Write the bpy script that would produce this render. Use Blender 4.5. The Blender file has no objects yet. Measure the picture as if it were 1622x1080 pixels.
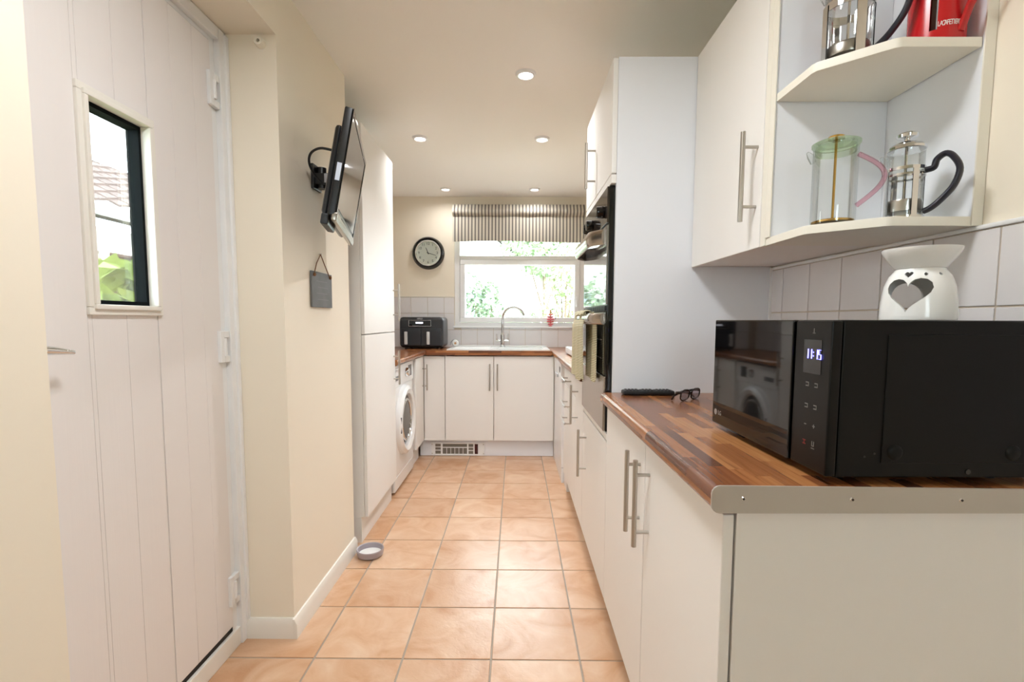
import bpy, bmesh, math, random
from mathutils import Vector, Matrix
random.seed(7)
D = bpy.data
SC = bpy.context.scene
COL = SC.collection
# ------------------------------------------------------------------ camera
CAMH = 1.1442
F_PX, PPY = 778.5, 568.0
PIT, YAW, ROL = (math.radians(a) for a in (4.488, -0.404, 0.233))
cd = D.cameras.new('camera'); cam = D.objects.new('camera', cd); COL.objects.link(cam)
cd.sensor_fit = 'HORIZONTAL'; cd.sensor_width = 36.0
cd.lens = F_PX / 1622.0 * 36.0
cd.shift_y = (PPY - 540.0) / 1622.0
cd.clip_start = 0.02; cd.clip_end = 200
Fw = Vector((math.cos(PIT)*math.sin(YAW), math.cos(PIT)*math.cos(YAW), -math.sin(PIT)))
R0 = Vector((math.cos(YAW), -math.sin(YAW), 0))
U0 = Vector((math.sin(PIT)*math.sin(YAW), math.sin(PIT)*math.cos(YAW), math.cos(PIT)))
Rv = R0*math.cos(ROL) + U0*math.sin(ROL)
Uv = U0*math.cos(ROL) - R0*math.sin(ROL)
cam.matrix_world = Matrix(((Rv.x, Uv.x, -Fw.x, 0), (Rv.y, Uv.y, -Fw.y, 0), (Rv.z, Uv.z, -Fw.z, CAMH), (0, 0, 0, 1)))
SC.camera = cam
# ------------------------------------------------------------------ world, sun, exposure
W = D.worlds.new('sky'); SC.world = W; W.use_nodes = True
bg = W.node_tree.nodes['Background']
bg.inputs['Color'].default_value = (0.82, 0.92, 1.0, 1)
bg.inputs['Strength'].default_value = 11.5
sd = D.lights.new('sun', 'SUN'); sun = D.objects.new('sun', sd); COL.objects.link(sun)
sd.energy = 10.0; sd.angle = math.radians(3); sd.color = (1, .95, .86)
sun.rotation_euler = (math.radians(8), math.radians(40), 0)
SC.view_settings.view_transform = 'Standard'
SC.view_settings.look = 'None'
SC.view_settings.gamma = 1.0
SC.view_settings.use_curve_mapping = False
SC.view_settings.exposure = 0.30
DOWNLIGHT_W = 4.0
# ------------------------------------------------------------------ materials
def lin(c):
    return tuple(((v/255)/12.92 if v/255 <= .04045 else ((v/255+.055)/1.055)**2.4) for v in c) + (1,)
MATS = {}
def mat(name, rgb, rough=.5, metal=0., spec=.5, bump=0., bscale=40., var=0., vscale=3., coat=0., emit=None, estr=0., alpha=None, sheen=0.):
    if name in MATS: return MATS[name]
    m = D.materials.new(name); m.use_nodes = True; MATS[name] = m
    nt = m.node_tree; p = nt.nodes['Principled BSDF']
    p.inputs['Base Color'].default_value = lin(rgb)
    p.inputs['Roughness'].default_value = rough
    p.inputs['Metallic'].default_value = metal
    p.inputs['Specular IOR Level'].default_value = spec
    p.inputs['Coat Weight'].default_value = coat
    p.inputs['Coat Roughness'].default_value = .08
    p.inputs['Sheen Weight'].default_value = sheen
    if emit:
        p.inputs['Emission Color'].default_value = lin(emit); p.inputs['Emission Strength'].default_value = estr
    if bump or var:
        tc = nt.nodes.new('ShaderNodeTexCoord')
    if bump:
        n = nt.nodes.new('ShaderNodeTexNoise'); n.inputs['Scale'].default_value = bscale; n.inputs['Detail'].default_value = 4
        b = nt.nodes.new('ShaderNodeBump'); b.inputs['Strength'].default_value = bump; b.inputs['Distance'].default_value = .002
        nt.links.new(tc.outputs['Object'], n.inputs['Vector']); nt.links.new(n.outputs['Fac'], b.inputs['Height'])
        nt.links.new(b.outputs['Normal'], p.inputs['Normal'])
    if var:
        n = nt.nodes.new('ShaderNodeTexNoise'); n.inputs['Scale'].default_value = vscale; n.inputs['Detail'].default_value = 3
        r = nt.nodes.new('ShaderNodeValToRGB')
        r.color_ramp.elements[0].position = .3; r.color_ramp.elements[1].position = .7
        r.color_ramp.elements[0].color = lin(tuple(max(0, v*(1-var)) for v in rgb)); r.color_ramp.elements[1].color = lin(rgb)
        nt.links.new(tc.outputs['Object'], n.inputs['Vector']); nt.links.new(n.outputs['Fac'], r.inputs['Fac'])
        nt.links.new(r.outputs['Color'], p.inputs['Base Color'])
    return m
def glass(name, tint=(255, 255, 255), refl=.06, rough=.02):
    if name in MATS: return MATS[name]
    m = D.materials.new(name); m.use_nodes = True; MATS[name] = m
    nt = m.node_tree; nt.nodes.clear()
    o = nt.nodes.new('ShaderNodeOutputMaterial'); t = nt.nodes.new('ShaderNodeBsdfTransparent'); g = nt.nodes.new('ShaderNodeBsdfGlossy')
    x = nt.nodes.new('ShaderNodeMixShader'); lw = nt.nodes.new('ShaderNodeFresnel'); mr = nt.nodes.new('ShaderNodeMapRange')
    t.inputs['Color'].default_value = lin(tint); g.inputs['Roughness'].default_value = rough
    lw.inputs['IOR'].default_value = 1.45
    mr.inputs['To Min'].default_value = refl; mr.inputs['To Max'].default_value = .6
    nt.links.new(lw.outputs['Fac'], mr.inputs['Value']); nt.links.new(mr.outputs['Result'], x.inputs['Fac'])
    nt.links.new(t.outputs[0], x.inputs[1]); nt.links.new(g.outputs[0], x.inputs[2]); nt.links.new(x.outputs[0], o.inputs[0])
    return m
def nodes(name):
    m = D.materials.new(name); m.use_nodes = True; MATS[name] = m
    nt = m.node_tree
    def N(t, **k):
        n = nt.nodes.new(t)
        for a, v in k.items(): setattr(n, a, v)
        return n
    def M(op, a, b=None):
        n = N('ShaderNodeMath', operation=op)
        for i, v in enumerate((a, b)):
            if v is None: continue
            if hasattr(v, 'is_output'): nt.links.new(v, n.inputs[i])
            else: n.inputs[i].default_value = v
        return n.outputs[0]
    return m, nt, nt.nodes['Principled BSDF'], N, M
def ramp(N, nt, fac, stops):
    r = N('ShaderNodeValToRGB'); e = r.color_ramp.elements
    while len(e) < len(stops): e.new(.5)
    for i, (p, c) in enumerate(stops): e[i].position = p; e[i].color = lin(c)
    nt.links.new(fac, r.inputs['Fac']); return r.outputs['Color']
def mixc(N, nt, fac, a, b, mode='MIX'):
    x = N('ShaderNodeMix', data_type='RGBA', blend_type=mode)
    if hasattr(fac, 'is_output'): nt.links.new(fac, x.inputs[0])
    else: x.inputs[0].default_value = fac
    for i, v in ((6, a), (7, b)):
        if hasattr(v, 'is_output'): nt.links.new(v, x.inputs[i])
        else: x.inputs[i].default_value = lin(v)
    return x.outputs[2]
def worktop_mat(name, along):
    m, nt, p, N, M = nodes(name)
    tc = N('ShaderNodeTexCoord'); sp = N('ShaderNodeSeparateXYZ'); nt.links.new(tc.outputs['Object'], sp.inputs[0])
    al, ac = (sp.outputs[1], sp.outputs[0]) if along == 'y' else (sp.outputs[0], sp.outputs[1])
    # staves are printed on the top and roll over the front edge
    ac = M('ADD', ac, M('MULTIPLY', sp.outputs[2], .7))
    row = M('FLOOR', M('DIVIDE', ac, .026))
    wn = N('ShaderNodeTexWhiteNoise', noise_dimensions='1D'); nt.links.new(row, wn.inputs['W'])
    cell = M('FLOOR', M('ADD', M('DIVIDE', al, .27), M('MULTIPLY', wn.outputs['Value'], 9.0)))
    wn2 = N('ShaderNodeTexWhiteNoise', noise_dimensions='2D')
    cb = N('ShaderNodeCombineXYZ'); nt.links.new(row, cb.inputs[0]); nt.links.new(cell, cb.inputs[1]); nt.links.new(cb.outputs[0], wn2.inputs['Vector'])
    base = ramp(N, nt, wn2.outputs['Value'], [(0, (112, 68, 46)), (.2, (150, 97, 60)), (.45, (174, 118, 74)), (.7, (190, 136, 88)), (.88, (146, 92, 58)), (1, (100, 64, 48))])
    cb2 = N('ShaderNodeCombineXYZ')
    nt.links.new(M('MULTIPLY', ac, 95.), cb2.inputs[0]); nt.links.new(M('MULTIPLY', al, 5.), cb2.inputs[1])
    nt.links.new(M('MULTIPLY', wn2.outputs['Value'], 37.), cb2.inputs[2])
    ns = N('ShaderNodeTexNoise'); ns.inputs['Scale'].default_value = 1.; ns.inputs['Detail'].default_value = 5; ns.inputs['Distortion'].default_value = .8
    nt.links.new(cb2.outputs[0], ns.inputs['Vector'])
    grain = ramp(N, nt, ns.outputs['Fac'], [(.25, (150, 122, 104)), (.45, (232, 218, 204)), (.7, (255, 250, 242))])
    c = mixc(N, nt, .85, base, grain, 'MULTIPLY')
    nt.links.new(c, p.inputs['Base Color'])
    p.inputs['Roughness'].default_value = .22
    return m
def floor_tile_mat():
    m, nt, p, N, M = nodes('terracotta_tile')
    tc = N('ShaderNodeTexCoord'); oi = N('ShaderNodeObjectInfo')
    ad = N('ShaderNodeVectorMath', operation='ADD'); nt.links.new(tc.outputs['Object'], ad.inputs[0])
    sc = N('ShaderNodeVectorMath', operation='SCALE'); nt.links.new(oi.outputs['Location'], sc.inputs[0]); sc.inputs['Scale'].default_value = 3.1
    nt.links.new(sc.outputs[0], ad.inputs[1])
    n1 = N('ShaderNodeTexNoise'); n1.inputs['Scale'].default_value = 6.; n1.inputs['Detail'].default_value = 6; n1.inputs['Distortion'].default_value = 1.2
    nt.links.new(ad.outputs[0], n1.inputs['Vector'])
    c1 = ramp(N, nt, n1.outputs['Fac'], [(.25, (198, 148, 106)), (.5, (216, 178, 146)), (.75, (228, 200, 174))])
    c2 = ramp(N, nt, oi.outputs['Random'], [(0, (238, 228, 218)), (1, (255, 252, 248))])
    c = mixc(N, nt, 1., c1, c2, 'MULTIPLY')
    nt.links.new(c, p.inputs['Base Color'])
    n2 = N('ShaderNodeTexNoise'); n2.inputs['Scale'].default_value = 55.; n2.inputs['Detail'].default_value = 5; n2.inputs['Distortion'].default_value = 1.
    nt.links.new(ad.outputs[0], n2.inputs['Vector'])
    b = N('ShaderNodeBump'); b.inputs['Strength'].default_value = .35; b.inputs['Distance'].default_value = .002
    nt.links.new(M('ADD', n2.outputs['Fac'], M('MULTIPLY', n1.outputs['Fac'], 2.5)), b.inputs['Height']); nt.links.new(b.outputs['Normal'], p.inputs['Normal'])
    p.inputs['Roughness'].default_value = .3; p.inputs['Specular IOR Level'].default_value = .7
    return m
def stripe_mat():
    m, nt, p, N, M = nodes('striped_linen')
    tc = N('ShaderNodeTexCoord'); sp = N('ShaderNodeSeparateXYZ'); nt.links.new(tc.outputs['Object'], sp.inputs[0])
    fr = M('FRACT', M('DIVIDE', M('ADD', sp.outputs[0], 10.), .0305))
    d = M('ABSOLUTE', M('SUBTRACT', fr, .5))
    c = ramp(N, nt, d, [(0, (120, 114, 108)), (.17, (120, 114, 108)), (.22, (216, 208, 192)), (.31, (222, 214, 198)), (.34, (172, 164, 150)), (.38, (224, 216, 200))])
    nt.links.new(c, p.inputs['Base Color']); p.inputs['Roughness'].default_value = .9
    nt.links.new(c, p.inputs['Subsurface Radius']) if False else None
    # thin cloth: some daylight comes through
    tr = N('ShaderNodeBsdfTranslucent'); nt.links.new(c, tr.inputs['Color'])
    x = N('ShaderNodeMixShader'); x.inputs[0].default_value = .12
    o = nt.nodes['Material Output']
    nt.links.new(p.outputs[0], x.inputs[1]); nt.links.new(tr.outputs[0], x.inputs[2]); nt.links.new(x.outputs[0], o.inputs[0])
    return m
def woodgrain_white():
    m, nt, p, N, M = nodes('white_embossed_door')
    tc = N('ShaderNodeTexCoord'); mp = N('ShaderNodeMapping'); mp.inputs['Scale'].default_value = (60, 60, 1.5)
    nt.links.new(tc.outputs['Object'], mp.inputs[0])
    n = N('ShaderNodeTexNoise'); n.inputs['Scale'].default_value = 2.; n.inputs['Detail'].default_value = 4; n.inputs['Distortion'].default_value = .5
    nt.links.new(mp.outputs[0], n.inputs['Vector'])
    b = N('ShaderNodeBump'); b.inputs['Strength'].default_value = .25; b.inputs['Distance'].default_value = .001
    nt.links.new(n.outputs['Fac'], b.inputs['Height']); nt.links.new(b.outputs['Normal'], p.inputs['Normal'])
    p.inputs['Base Color'].default_value = lin((236, 231, 229)); p.inputs['Roughness'].default_value = .42
    return m
def towel_mat():
    m, nt, p, N, M = nodes('striped_towel')
    tc = N('ShaderNodeTexCoord'); sp = N('ShaderNodeSeparateXYZ'); nt.links.new(tc.outputs['Object'], sp.inputs[0])
    fr = M('FRACT', M('DIVIDE', M('ADD', sp.outputs[2], 5.), .0065))
    c = ramp(N, nt, fr, [(0, (128, 120, 84)), (.35, (146, 138, 100)), (.45, (222, 214, 184)), (.9, (228, 220, 192)), (1, (128, 120, 84))])
    nt.links.new(c, p.inputs['Base Color']); p.inputs['Roughness'].default_value = .95
    return m
WALL = mat('cream_wall_paint', (242, 232, 214), .75, bump=.06, bscale=120)
CEIL = mat('ceiling_paint', (250, 246, 240), .8)
WHITE = mat('white_paint', (238, 234, 226), .4)
UNIT = mat('white_unit_laminate', (240, 237, 233), .45, 0, .1)
UNITC = mat('cool_white_panel', (236, 238, 243), .35)
EDGE = mat('cream_edging', (238, 233, 220), .4)
UPVC = mat('white_upvc', (240, 240, 240), .3)
STEEL = mat('brushed_steel', (186, 180, 172), .3, 1.)
CHROME = mat('chrome', (215, 215, 215), .08, 1.)
ALU = mat('aluminium_strip', (190, 184, 176), .42, .35)
DARK = mat('dark_gap', (40, 34, 30), .8)
BLACK = mat('black_plastic', (22, 22, 24), .4)
GBLACK = mat('gloss_black', (8, 8, 9), .04)
MBLACK = mat('satin_black_metal', (24, 23, 23), .35)
GROUT = mat('grey_grout', (170, 158, 144), .9, bump=.2, bscale=200)
WGROUT = mat('beige_wall_grout', (205, 190, 172), .9)
CERAM = mat('white_wall_tile', (231, 227, 227), .12, var=.02, vscale=4)
APPL = mat('appliance_white', (240, 240, 240), .25)
WT_Y = worktop_mat('walnut_block_worktop', 'y')
WT_X = worktop_mat('walnut_block_worktop_cross', 'x')
TILE = floor_tile_mat()
STRIPE = stripe_mat()
DOORW = woodgrain_white()
TOWEL = towel_mat()
PANE = glass('window_glass', (250, 253, 252), .03)
JUG = glass('clear_glass', (250, 252, 252), .05)
# ------------------------------------------------------------------ mesh helpers
class B:
    def __init__(s): s.bm = bmesh.new()
    def box(s, x0, x1, y0, y1, z0, z1, bev=0., seg=2):
        g = bmesh.ops.create_cube(s.bm, size=1.0)
        vs = g['verts']
        for v in vs:
            v.co = Vector(((x0+x1)/2+v.co.x*(x1-x0), (y0+y1)/2+v.co.y*(y1-y0), (z0+z1)/2+v.co.z*(z1-z0)))
        if bev:
            es = list({e for v in vs for e in v.link_edges})
            bmesh.ops.bevel(s.bm, geom=es, offset=bev, segments=seg, profile=.5, affect='EDGES')
        return s
    def cyl(s, p0, p1, r0, r1=None, seg=16, bev=0.):
        p0, p1 = Vector(p0), Vector(p1); r1 = r0 if r1 is None else r1
        d = p1-p0; q = d.to_track_quat('Z', 'Y').to_matrix()
        a = [s.bm.verts.new(p0+q@Vector((r0*math.cos(t), r0*math.sin(t), 0))) for t in (2*math.pi*i/seg for i in range(seg))]
        b = [s.bm.verts.new(p1+q@Vector((r1*math.cos(t), r1*math.sin(t), 0))) for t in (2*math.pi*i/seg for i in range(seg))]
        for i in range(seg):
            j = (i+1) % seg; s.bm.faces.new((a[i], a[j], b[j], b[i]))
        f0 = s.bm.faces.new(a[::-1]); f1 = s.bm.faces.new(b)
        if bev:
            bmesh.ops.bevel(s.bm, geom=list(f0.edges)+list(f1.edges), offset=bev, segments=2, profile=.5, affect='EDGES')
        return s
    def lathe(s, prof, seg=32, c=(0, 0, 0), axis='z', close=False, cap=True):
        c = Vector(c); rings = []
        for r, z in prof:
            ring = []
            for i in range(seg):
                t = 2*math.pi*i/seg; a, b = r*math.cos(t), r*math.sin(t)
                p = Vector((a, b, z)) if axis == 'z' else (Vector((z, a, b)) if axis == 'x' else Vector((a, z, b)))
                ring.append(s.bm.verts.new(c+p))
            rings.append(ring)
        if close: rings.append(rings[0])
        for A, C in zip(rings[:-1], rings[1:]):
            for i in range(seg):
                j = (i+1) % seg; s.bm.faces.new((A[i], A[j], C[j], C[i]))
        if not close and cap:
            if prof[0][0] > 1e-6: s.bm.faces.new(rings[0][::-1])
            if prof[-1][0] > 1e-6: s.bm.faces.new(rings[-1])
        bmesh.ops.remove_doubles(s.bm, verts=[v for v in s.bm.verts], dist=1e-6)
        bmesh.ops.recalc_face_normals(s.bm, faces=s.bm.faces)
        return s
    def tube(s, pts, r, seg=10, flat=None, closed=False):
        pts = [Vector(p) for p in pts]; n = len(pts); rings = []; up = Vector((0, 0, 1))
        nrm = None
        for i, p in enumerate(pts):
            if closed: d = pts[(i+1) % n]-pts[i-1]
            else: d = pts[min(i+1, n-1)]-pts[max(i-1, 0)]
            d.normalize()
            if nrm is None:
                nrm = d.cross(up) if abs(d.dot(up)) < .95 else d.cross(Vector((1, 0, 0)))
            nrm = (nrm - d*nrm.dot(d)).normalized(); bn = d.cross(nrm)
            rr = r[i] if isinstance(r, (list, tuple)) else r
            ra, rb = (rr, rr) if not flat else flat
            rings.append([s.bm.verts.new(p+nrm*ra*math.cos(t)+bn*rb*math.sin(t)) for t in (2*math.pi*k/seg for k in range(seg))])
        pairs = list(zip(rings[:-1], rings[1:]))
        if closed: pairs.append((rings[-1], rings[0]))
        for A, C in pairs:
            for k in range(seg):
                j = (k+1) % seg; s.bm.faces.new((A[k], A[j], C[j], C[k]))
        if not closed:
            s.bm.faces.new(rings[0][::-1]); s.bm.faces.new(rings[-1])
        bmesh.ops.recalc_face_normals(s.bm, faces=s.bm.faces)
        return s
    def prism(s, poly, axis, a, b, bev=0.):
        def P(u, v, w): return Vector((w, u, v)) if axis == 'x' else (Vector((u, w, v)) if axis == 'y' else Vector((u, v, w)))
        A = [s.bm.verts.new(P(u, v, a)) for u, v in poly]; C = [s.bm.verts.new(P(u, v, b)) for u, v in poly]
        n = len(poly)
        fs = [s.bm.faces.new(A[::-1]), s.bm.faces.new(C)]
        for i in range(n):
            j = (i+1) % n; fs.append(s.bm.faces.new((A[i], A[j], C[j], C[i])))
        bmesh.ops.recalc_face_normals(s.bm, faces=s.bm.faces)
        if bev: bmesh.ops.bevel(s.bm, geom=list({e for f in fs[:2] for e in f.edges}), offset=bev, segments=2, profile=.5, affect='EDGES')
        return s
    def quad(s, *p):
        s.bm.faces.new([s.bm.verts.new(Vector(q)) for q in p]); return s
    def grid(s, fn, nu, nv, thick=0.):
        V = [[s.bm.verts.new(Vector(fn(i/nu, j/nv))) for j in range(nv+1)] for i in range(nu+1)]
        fs = [s.bm.faces.new((V[i][j], V[i+1][j], V[i+1][j+1], V[i][j+1])) for i in range(nu) for j in range(nv)]
        if thick:
            bmesh.ops.recalc_face_normals(s.bm, faces=s.bm.faces)
            bmesh.ops.solidify(s.bm, geom=fs, thickness=thick)
        return s
    def text(s, txt, size, mtx, depth=0., sx=1.):
        c = D.curves.new('tmp', 'FONT'); c.body = txt; c.size = size; c.align_x = 'CENTER'; c.align_y = 'CENTER'; c.resolution_u = 3; c.extrude = depth
        o = D.objects.new('tmp', c); COL.objects.link(o)
        dg = bpy.context.evaluated_depsgraph_get(); me = D.meshes.new_from_object(o.evaluated_get(dg))
        me.transform(mtx @ Matrix.Diagonal((sx, 1, 1, 1)))
        s.bm.from_mesh(me); D.objects.remove(o); D.curves.remove(c); D.meshes.remove(me)
        return s
    def seg7(s, ch, o, w, h, t, ax, d):
        on = {'1': 'bc', '5': 'afgcd', ':': ''}[ch]
        segs = {'a': ((t/2, h), (w-t/2, h)), 'b': ((w, h/2), (w, h)), 'c': ((w, 0), (w, h/2)), 'd': ((t/2, 0), (w-t/2, 0)), 'f': ((0, h/2), (0, h)), 'g': ((t/2, h/2), (w-t/2, h/2))}
        for k in on:
            (a0, b0), (a1, b1) = segs[k]
            u0, u1 = o[1]-max(a0, a1)-t/2, o[1]-min(a0, a1)+t/2
            v0, v1 = o[2]+min(b0, b1)-t/2+.0006, o[2]+max(b0, b1)+t/2-.0006
            s.box(o[0]-d, o[0], u0, u1, v0, v1)
        if ch == ':':
            for z in (h*.3, h*.7): s.box(o[0]-d, o[0], o[1]-w*.5-t/2, o[1]-w*.5+t/2, o[2]+z-t/2, o[2]+z+t/2)
        return s
OFF = {}
def curve(pts, n=5):
    P = [Vector(p) for p in pts]; out = []
    for i in range(len(P)-1):
        a, b, c, d = P[max(i-1, 0)], P[i], P[i+1], P[min(i+2, len(P)-1)]
        for k in range(n):
            t = k/n; out.append(.5*((2*b)+(c-a)*t+(2*a-5*b+4*c-d)*t*t+(3*b-a-3*c+d)*t**3))
    return out+[P[-1]]
def obj(name, b, m, parent=None, local=False, smooth=35):
    me = D.meshes.new(name); b.bm.to_mesh(me); b.bm.free()
    if parent is not None and not local: me.transform(Matrix.Translation(-OFF[parent.name]))
    if smooth:
        me.polygons.foreach_set('use_smooth', [True]*len(me.polygons)); me.set_sharp_from_angle(angle=math.radians(smooth))
    o = D.objects.new(name, me); COL.objects.link(o)
    for x in (m if isinstance(m, (list, tuple)) else [m]): me.materials.append(x)
    if smooth:
        wn_ = o.modifiers.new('face_normals', 'WEIGHTED_NORMAL'); wn_.weight = 50; wn_.keep_sharp = True
    if parent is not None:
        o.parent = parent; OFF[o.name] = OFF[parent.name].copy()
    else: OFF[o.name] = Vector((0, 0, 0))
    return o
def tag(o, label, cat=None, group=None, kind=None):
    o['label'] = label
    if cat: o['category'] = cat
    if group: o['group'] = group
    if kind: o['kind'] = kind
    return o
def thing(name, loc, label, cat, group=None, rotz=0., mtx=None):
    o = D.objects.new(name, None); COL.objects.link(o); o.empty_display_size = .05
    o.location = loc; o.rotation_euler = (0, 0, rotz)
    if mtx is not None: o.matrix_world = mtx
    OFF[o.name] = Vector(loc)
    return tag(o, label, cat, group)
def struct(name, b, m, label, cat='structure', smooth=35):
    return tag(obj(name, b, m, smooth=smooth), label, cat, None, 'structure')
def copy_part(o, parent, loc):
    c = o.copy(); COL.objects.link(c); c.parent = parent; c.location = loc; return c
def bar_handle(door, p0, p1, out, m=None):
    """round bar handle from p0 to p1, posts reach back along -out to the door face"""
    p0, p1, out = Vector(p0), Vector(p1), Vector(out)
    b = B().cyl(p0, p1, .006, seg=14, bev=.001)
    for t in (.17, .83):
        q = p0.lerp(p1, t); b.cyl(q, q-out, .0042, seg=10)
    return obj('handle', b, m or STEEL, door)
# ------------------------------------------------------------------ room constants
XL, XR, XA, YB, ZC = -.794, .884, -1.36, 4.57, 2.262
YR = -2.6
ZT = .893
# ------------------------------------------------------------------ floor
fl = struct('floor', B().box(-1.5, 1.2, YR-.1, YB+.2, -.12, -.003), GROUT, 'grey grouted floor under square terracotta tiles', 'floor')
tb = B().box(-.147, .147, -.147, .147, -.02, 0, bev=.0022); tile0 = None
TX0, TY0 = -.678, 3.677
for c in range(-1, 6):
    for r in range(-4, 21):
        cx, cy = TX0+.3*(c-.5), TY0+.3*(.5-r)
        if c == -1 and cy > 1.4: continue
        if tile0 is None:
            tile0 = obj('tile', tb, TILE, fl, local=True); tile0.location = (cx, cy, 0)
        else: copy_part(tile0, fl, (cx, cy, 0))
for r in range(1, 8):                                       # cut tiles inside the door recess and beside the wall
    cy = TY0+.3*(.5-r)
    if .7 < cy < 1.9 or cy > 2.3: copy_part(tile0, fl, (TX0-.45, cy, 0))
# ------------------------------------------------------------------ walls and ceiling
struct('ceiling', B().box(-1.7, 1.3, YR-.2, YB+.3, ZC, ZC+.15), CEIL, 'cream painted flat ceiling', 'ceiling')
RD0, RD1, RDZ = .826, 1.69, 2.078
wl = struct('wall_left', B().box(-1.06, XL, YR-.1, RD0, 0, ZC).box(-1.06, XL, RD0, RD1, RDZ, ZC).box(-1.06, XL, RD1, 2.2, 0, ZC).box(XA-.15, XL, 2.2, 2.352, 0, ZC),
            WALL, 'cream painted wall with the recessed back door', 'wall')
wa = struct('wall_alcove', B().box(XA-.15, XA, 2.352, YB+.28, 0, ZC), WALL, 'cream wall behind the tall white unit and washing machine', 'wall')
WX0, WX1, WZ0, WZ1 = -.567, .64, 1.072, 2.12
wb = struct('wall_back', B().box(XA-.15, WX0, YB, YB+.28, 0, ZC).box(WX1, XR+.2, YB, YB+.28, 0, ZC).box(WX0, WX1, YB, YB+.28, 0, WZ0).box(WX0, WX1, YB, YB+.28, WZ1, ZC),
            WALL, 'cream back wall around the sink window', 'wall')
wr = struct('wall_right', B().box(XR, XR+.2, YR-.1, YB, 0, ZC), WALL, 'cream right wall with white tiles above the worktop', 'wall')
RX0, RX1, RZ1, RZ0 = -.35, .40, 2.05, 1.15
wq = struct('wall_rear', B().box(-1.06, RX0, YR-.1, YR, 0, ZC).box(RX1, XR+.2, YR-.1, YR, 0, ZC).box(RX0, RX1, YR-.1, YR, RZ1, ZC).box(RX0, RX1, YR-.1, YR, 0, RZ0), WALL, 'cream wall behind the viewer with an added opening for fill daylight', 'wall')
w3 = struct('fill_window', B().box(RX0, RX0+.06, YR-.09, YR-.02, RZ0, RZ1).box(RX1-.06, RX1, YR-.09, YR-.02, RZ0, RZ1).box(RX0+.06, RX1-.06, YR-.09, YR-.02, RZ1-.06, RZ1).box(RX0+.06, RX1-.06, YR-.09, YR-.02, RZ0, RZ0+.06), UPVC, 'unseen white framed window added behind the viewer for fill daylight', 'window')  # unseen opening, added and sized to let fill daylight into the near end
obj('pane', B().box(RX0+.06, RX1-.06, YR-.06, YR-.055, RZ0+.06, RZ1-.06), PANE, w3)
# wall tiles
def tiles(parent, rects, axis, face, into):
    cache = {}
    for (a0, a1, z0, z1) in rects:
        k = (round(a1-a0, 4), round(z1-z0, 4)); w, h = a1-a0-.003, z1-z0-.003
        if w < .01 or h < .01: continue
        ca, cz = (a0+a1)/2, (z0+z1)/2
        loc = (face, ca, cz) if axis == 'x' else (ca, face, cz)
        if k not in cache:
            b = B()
            if axis == 'x': b.box(min(0, into), max(0, into), -w/2, w/2, -h/2, h/2, bev=.0018)
            else: b.box(-w/2, w/2, min(0, into), max(0, into), -h/2, h/2, bev=.0018)
            o = obj('tile', b, CERAM, parent, local=True); o.location = loc; cache[k] = o
        else: copy_part(cache[k], parent, loc)
tzr = [(ZT, 1.0275), (1.0275, 1.1725), (1.1725, 1.3175)]
yj = [.331+.145*i for i in range(9)]+[1.636, 1.709]
tiles(wr, [(a, b, z0, z1) for a, b in zip(yj[:-1], yj[1:]) if b > a+.01 for z0, z1 in tzr], 'x', XR, -.007)
obj('grout_bed', B().box(XR-.0045, XR, .331, 1.709, ZT, 1.3175), WGROUT, wr)
tiles(wr, [(2.309+.145*i, 2.309+.145*(i+1), z0, z1) for i in range(15) for z0, z1 in tzr], 'x', XR, -.007)
obj('sealant', B().box(.8705, XR, 1.7035, 1.7088, ZT+.0005, 1.325), UPVC, wr)
obj('tile_trim', B().box(XR-.011, XR, .25, 1.709, 1.3175, 1.3265, bev=.003), UPVC, wr)
xj = [-1.278, -1.128, -.969, -.815, -.661, -.506, -.355, -.205, -.058, .090, .240, .394, .545, .70, .85]
zj = [(ZT, 1.053), (1.053, 1.203), (1.203, 1.352)]
rc = []
for a, b in zip(xj[:-1], xj[1:]):
    for z0, z1 in zj:
        if b <= WX0 or a >= WX1: rc.append((a, b, z0, z1))
        else:
            if z1 <= WZ0: rc.append((a, b, z0, z1))
            else:
                if a < WX0-.02: rc.append((a, WX0, z0, z1))
                if b > WX1+.02: rc.append((WX1, b, z0, z1))
                if z0 < WZ0-.012 and not a < WX0: rc.append((a, b, z0, WZ0))
tiles(wb, rc, 'y', YB, -.007)
obj('grout_bed', B().box(-1.35, WX0, YB-.0045, YB, ZT, 1.352).box(WX0, WX1, YB-.0045, YB, ZT, WZ0).box(WX1, .86, YB-.0045, YB, ZT, 1.352), WGROUT, wb)
obj('tile_trim', B().box(-1.35, WX0, YB-.01, YB, 1.352, 1.360, bev=.003), EDGE, wb)
tiles(wa, [(3.06+.15*i, 3.06+.15*(i+1), z0, z1) for i in range(10) for z0, z1 in zj], 'x', XA, .007)
# ------------------------------------------------------------------ skirting
def skirt(pts_list):
    b = B()
    prof = [(0, 0), (.016, 0), (.016, .052), (.007, .072), (0, .072)]
    for (ax, p, a, c, s) in pts_list:
        poly = [(p+s*u, v) for u, v in prof]
        b.prism(poly, 'y' if ax == 'x' else 'x', a, c)
    return b
struct('baseboard_left', skirt([('x', XL, RD1-.016, 2.352, 1), ('y', RD1, -.967, XL, -1), ('x', XL, YR, RD0, 1)]), WHITE, 'white skirting board along the cream wall by the back door', 'skirting')
struct('trim_1', B().box(-.985, -.966, RD0, RD1-.018, 0, .064, bev=.003), WHITE, 'white threshold board across the bottom of the back door', 'trim')
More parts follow.
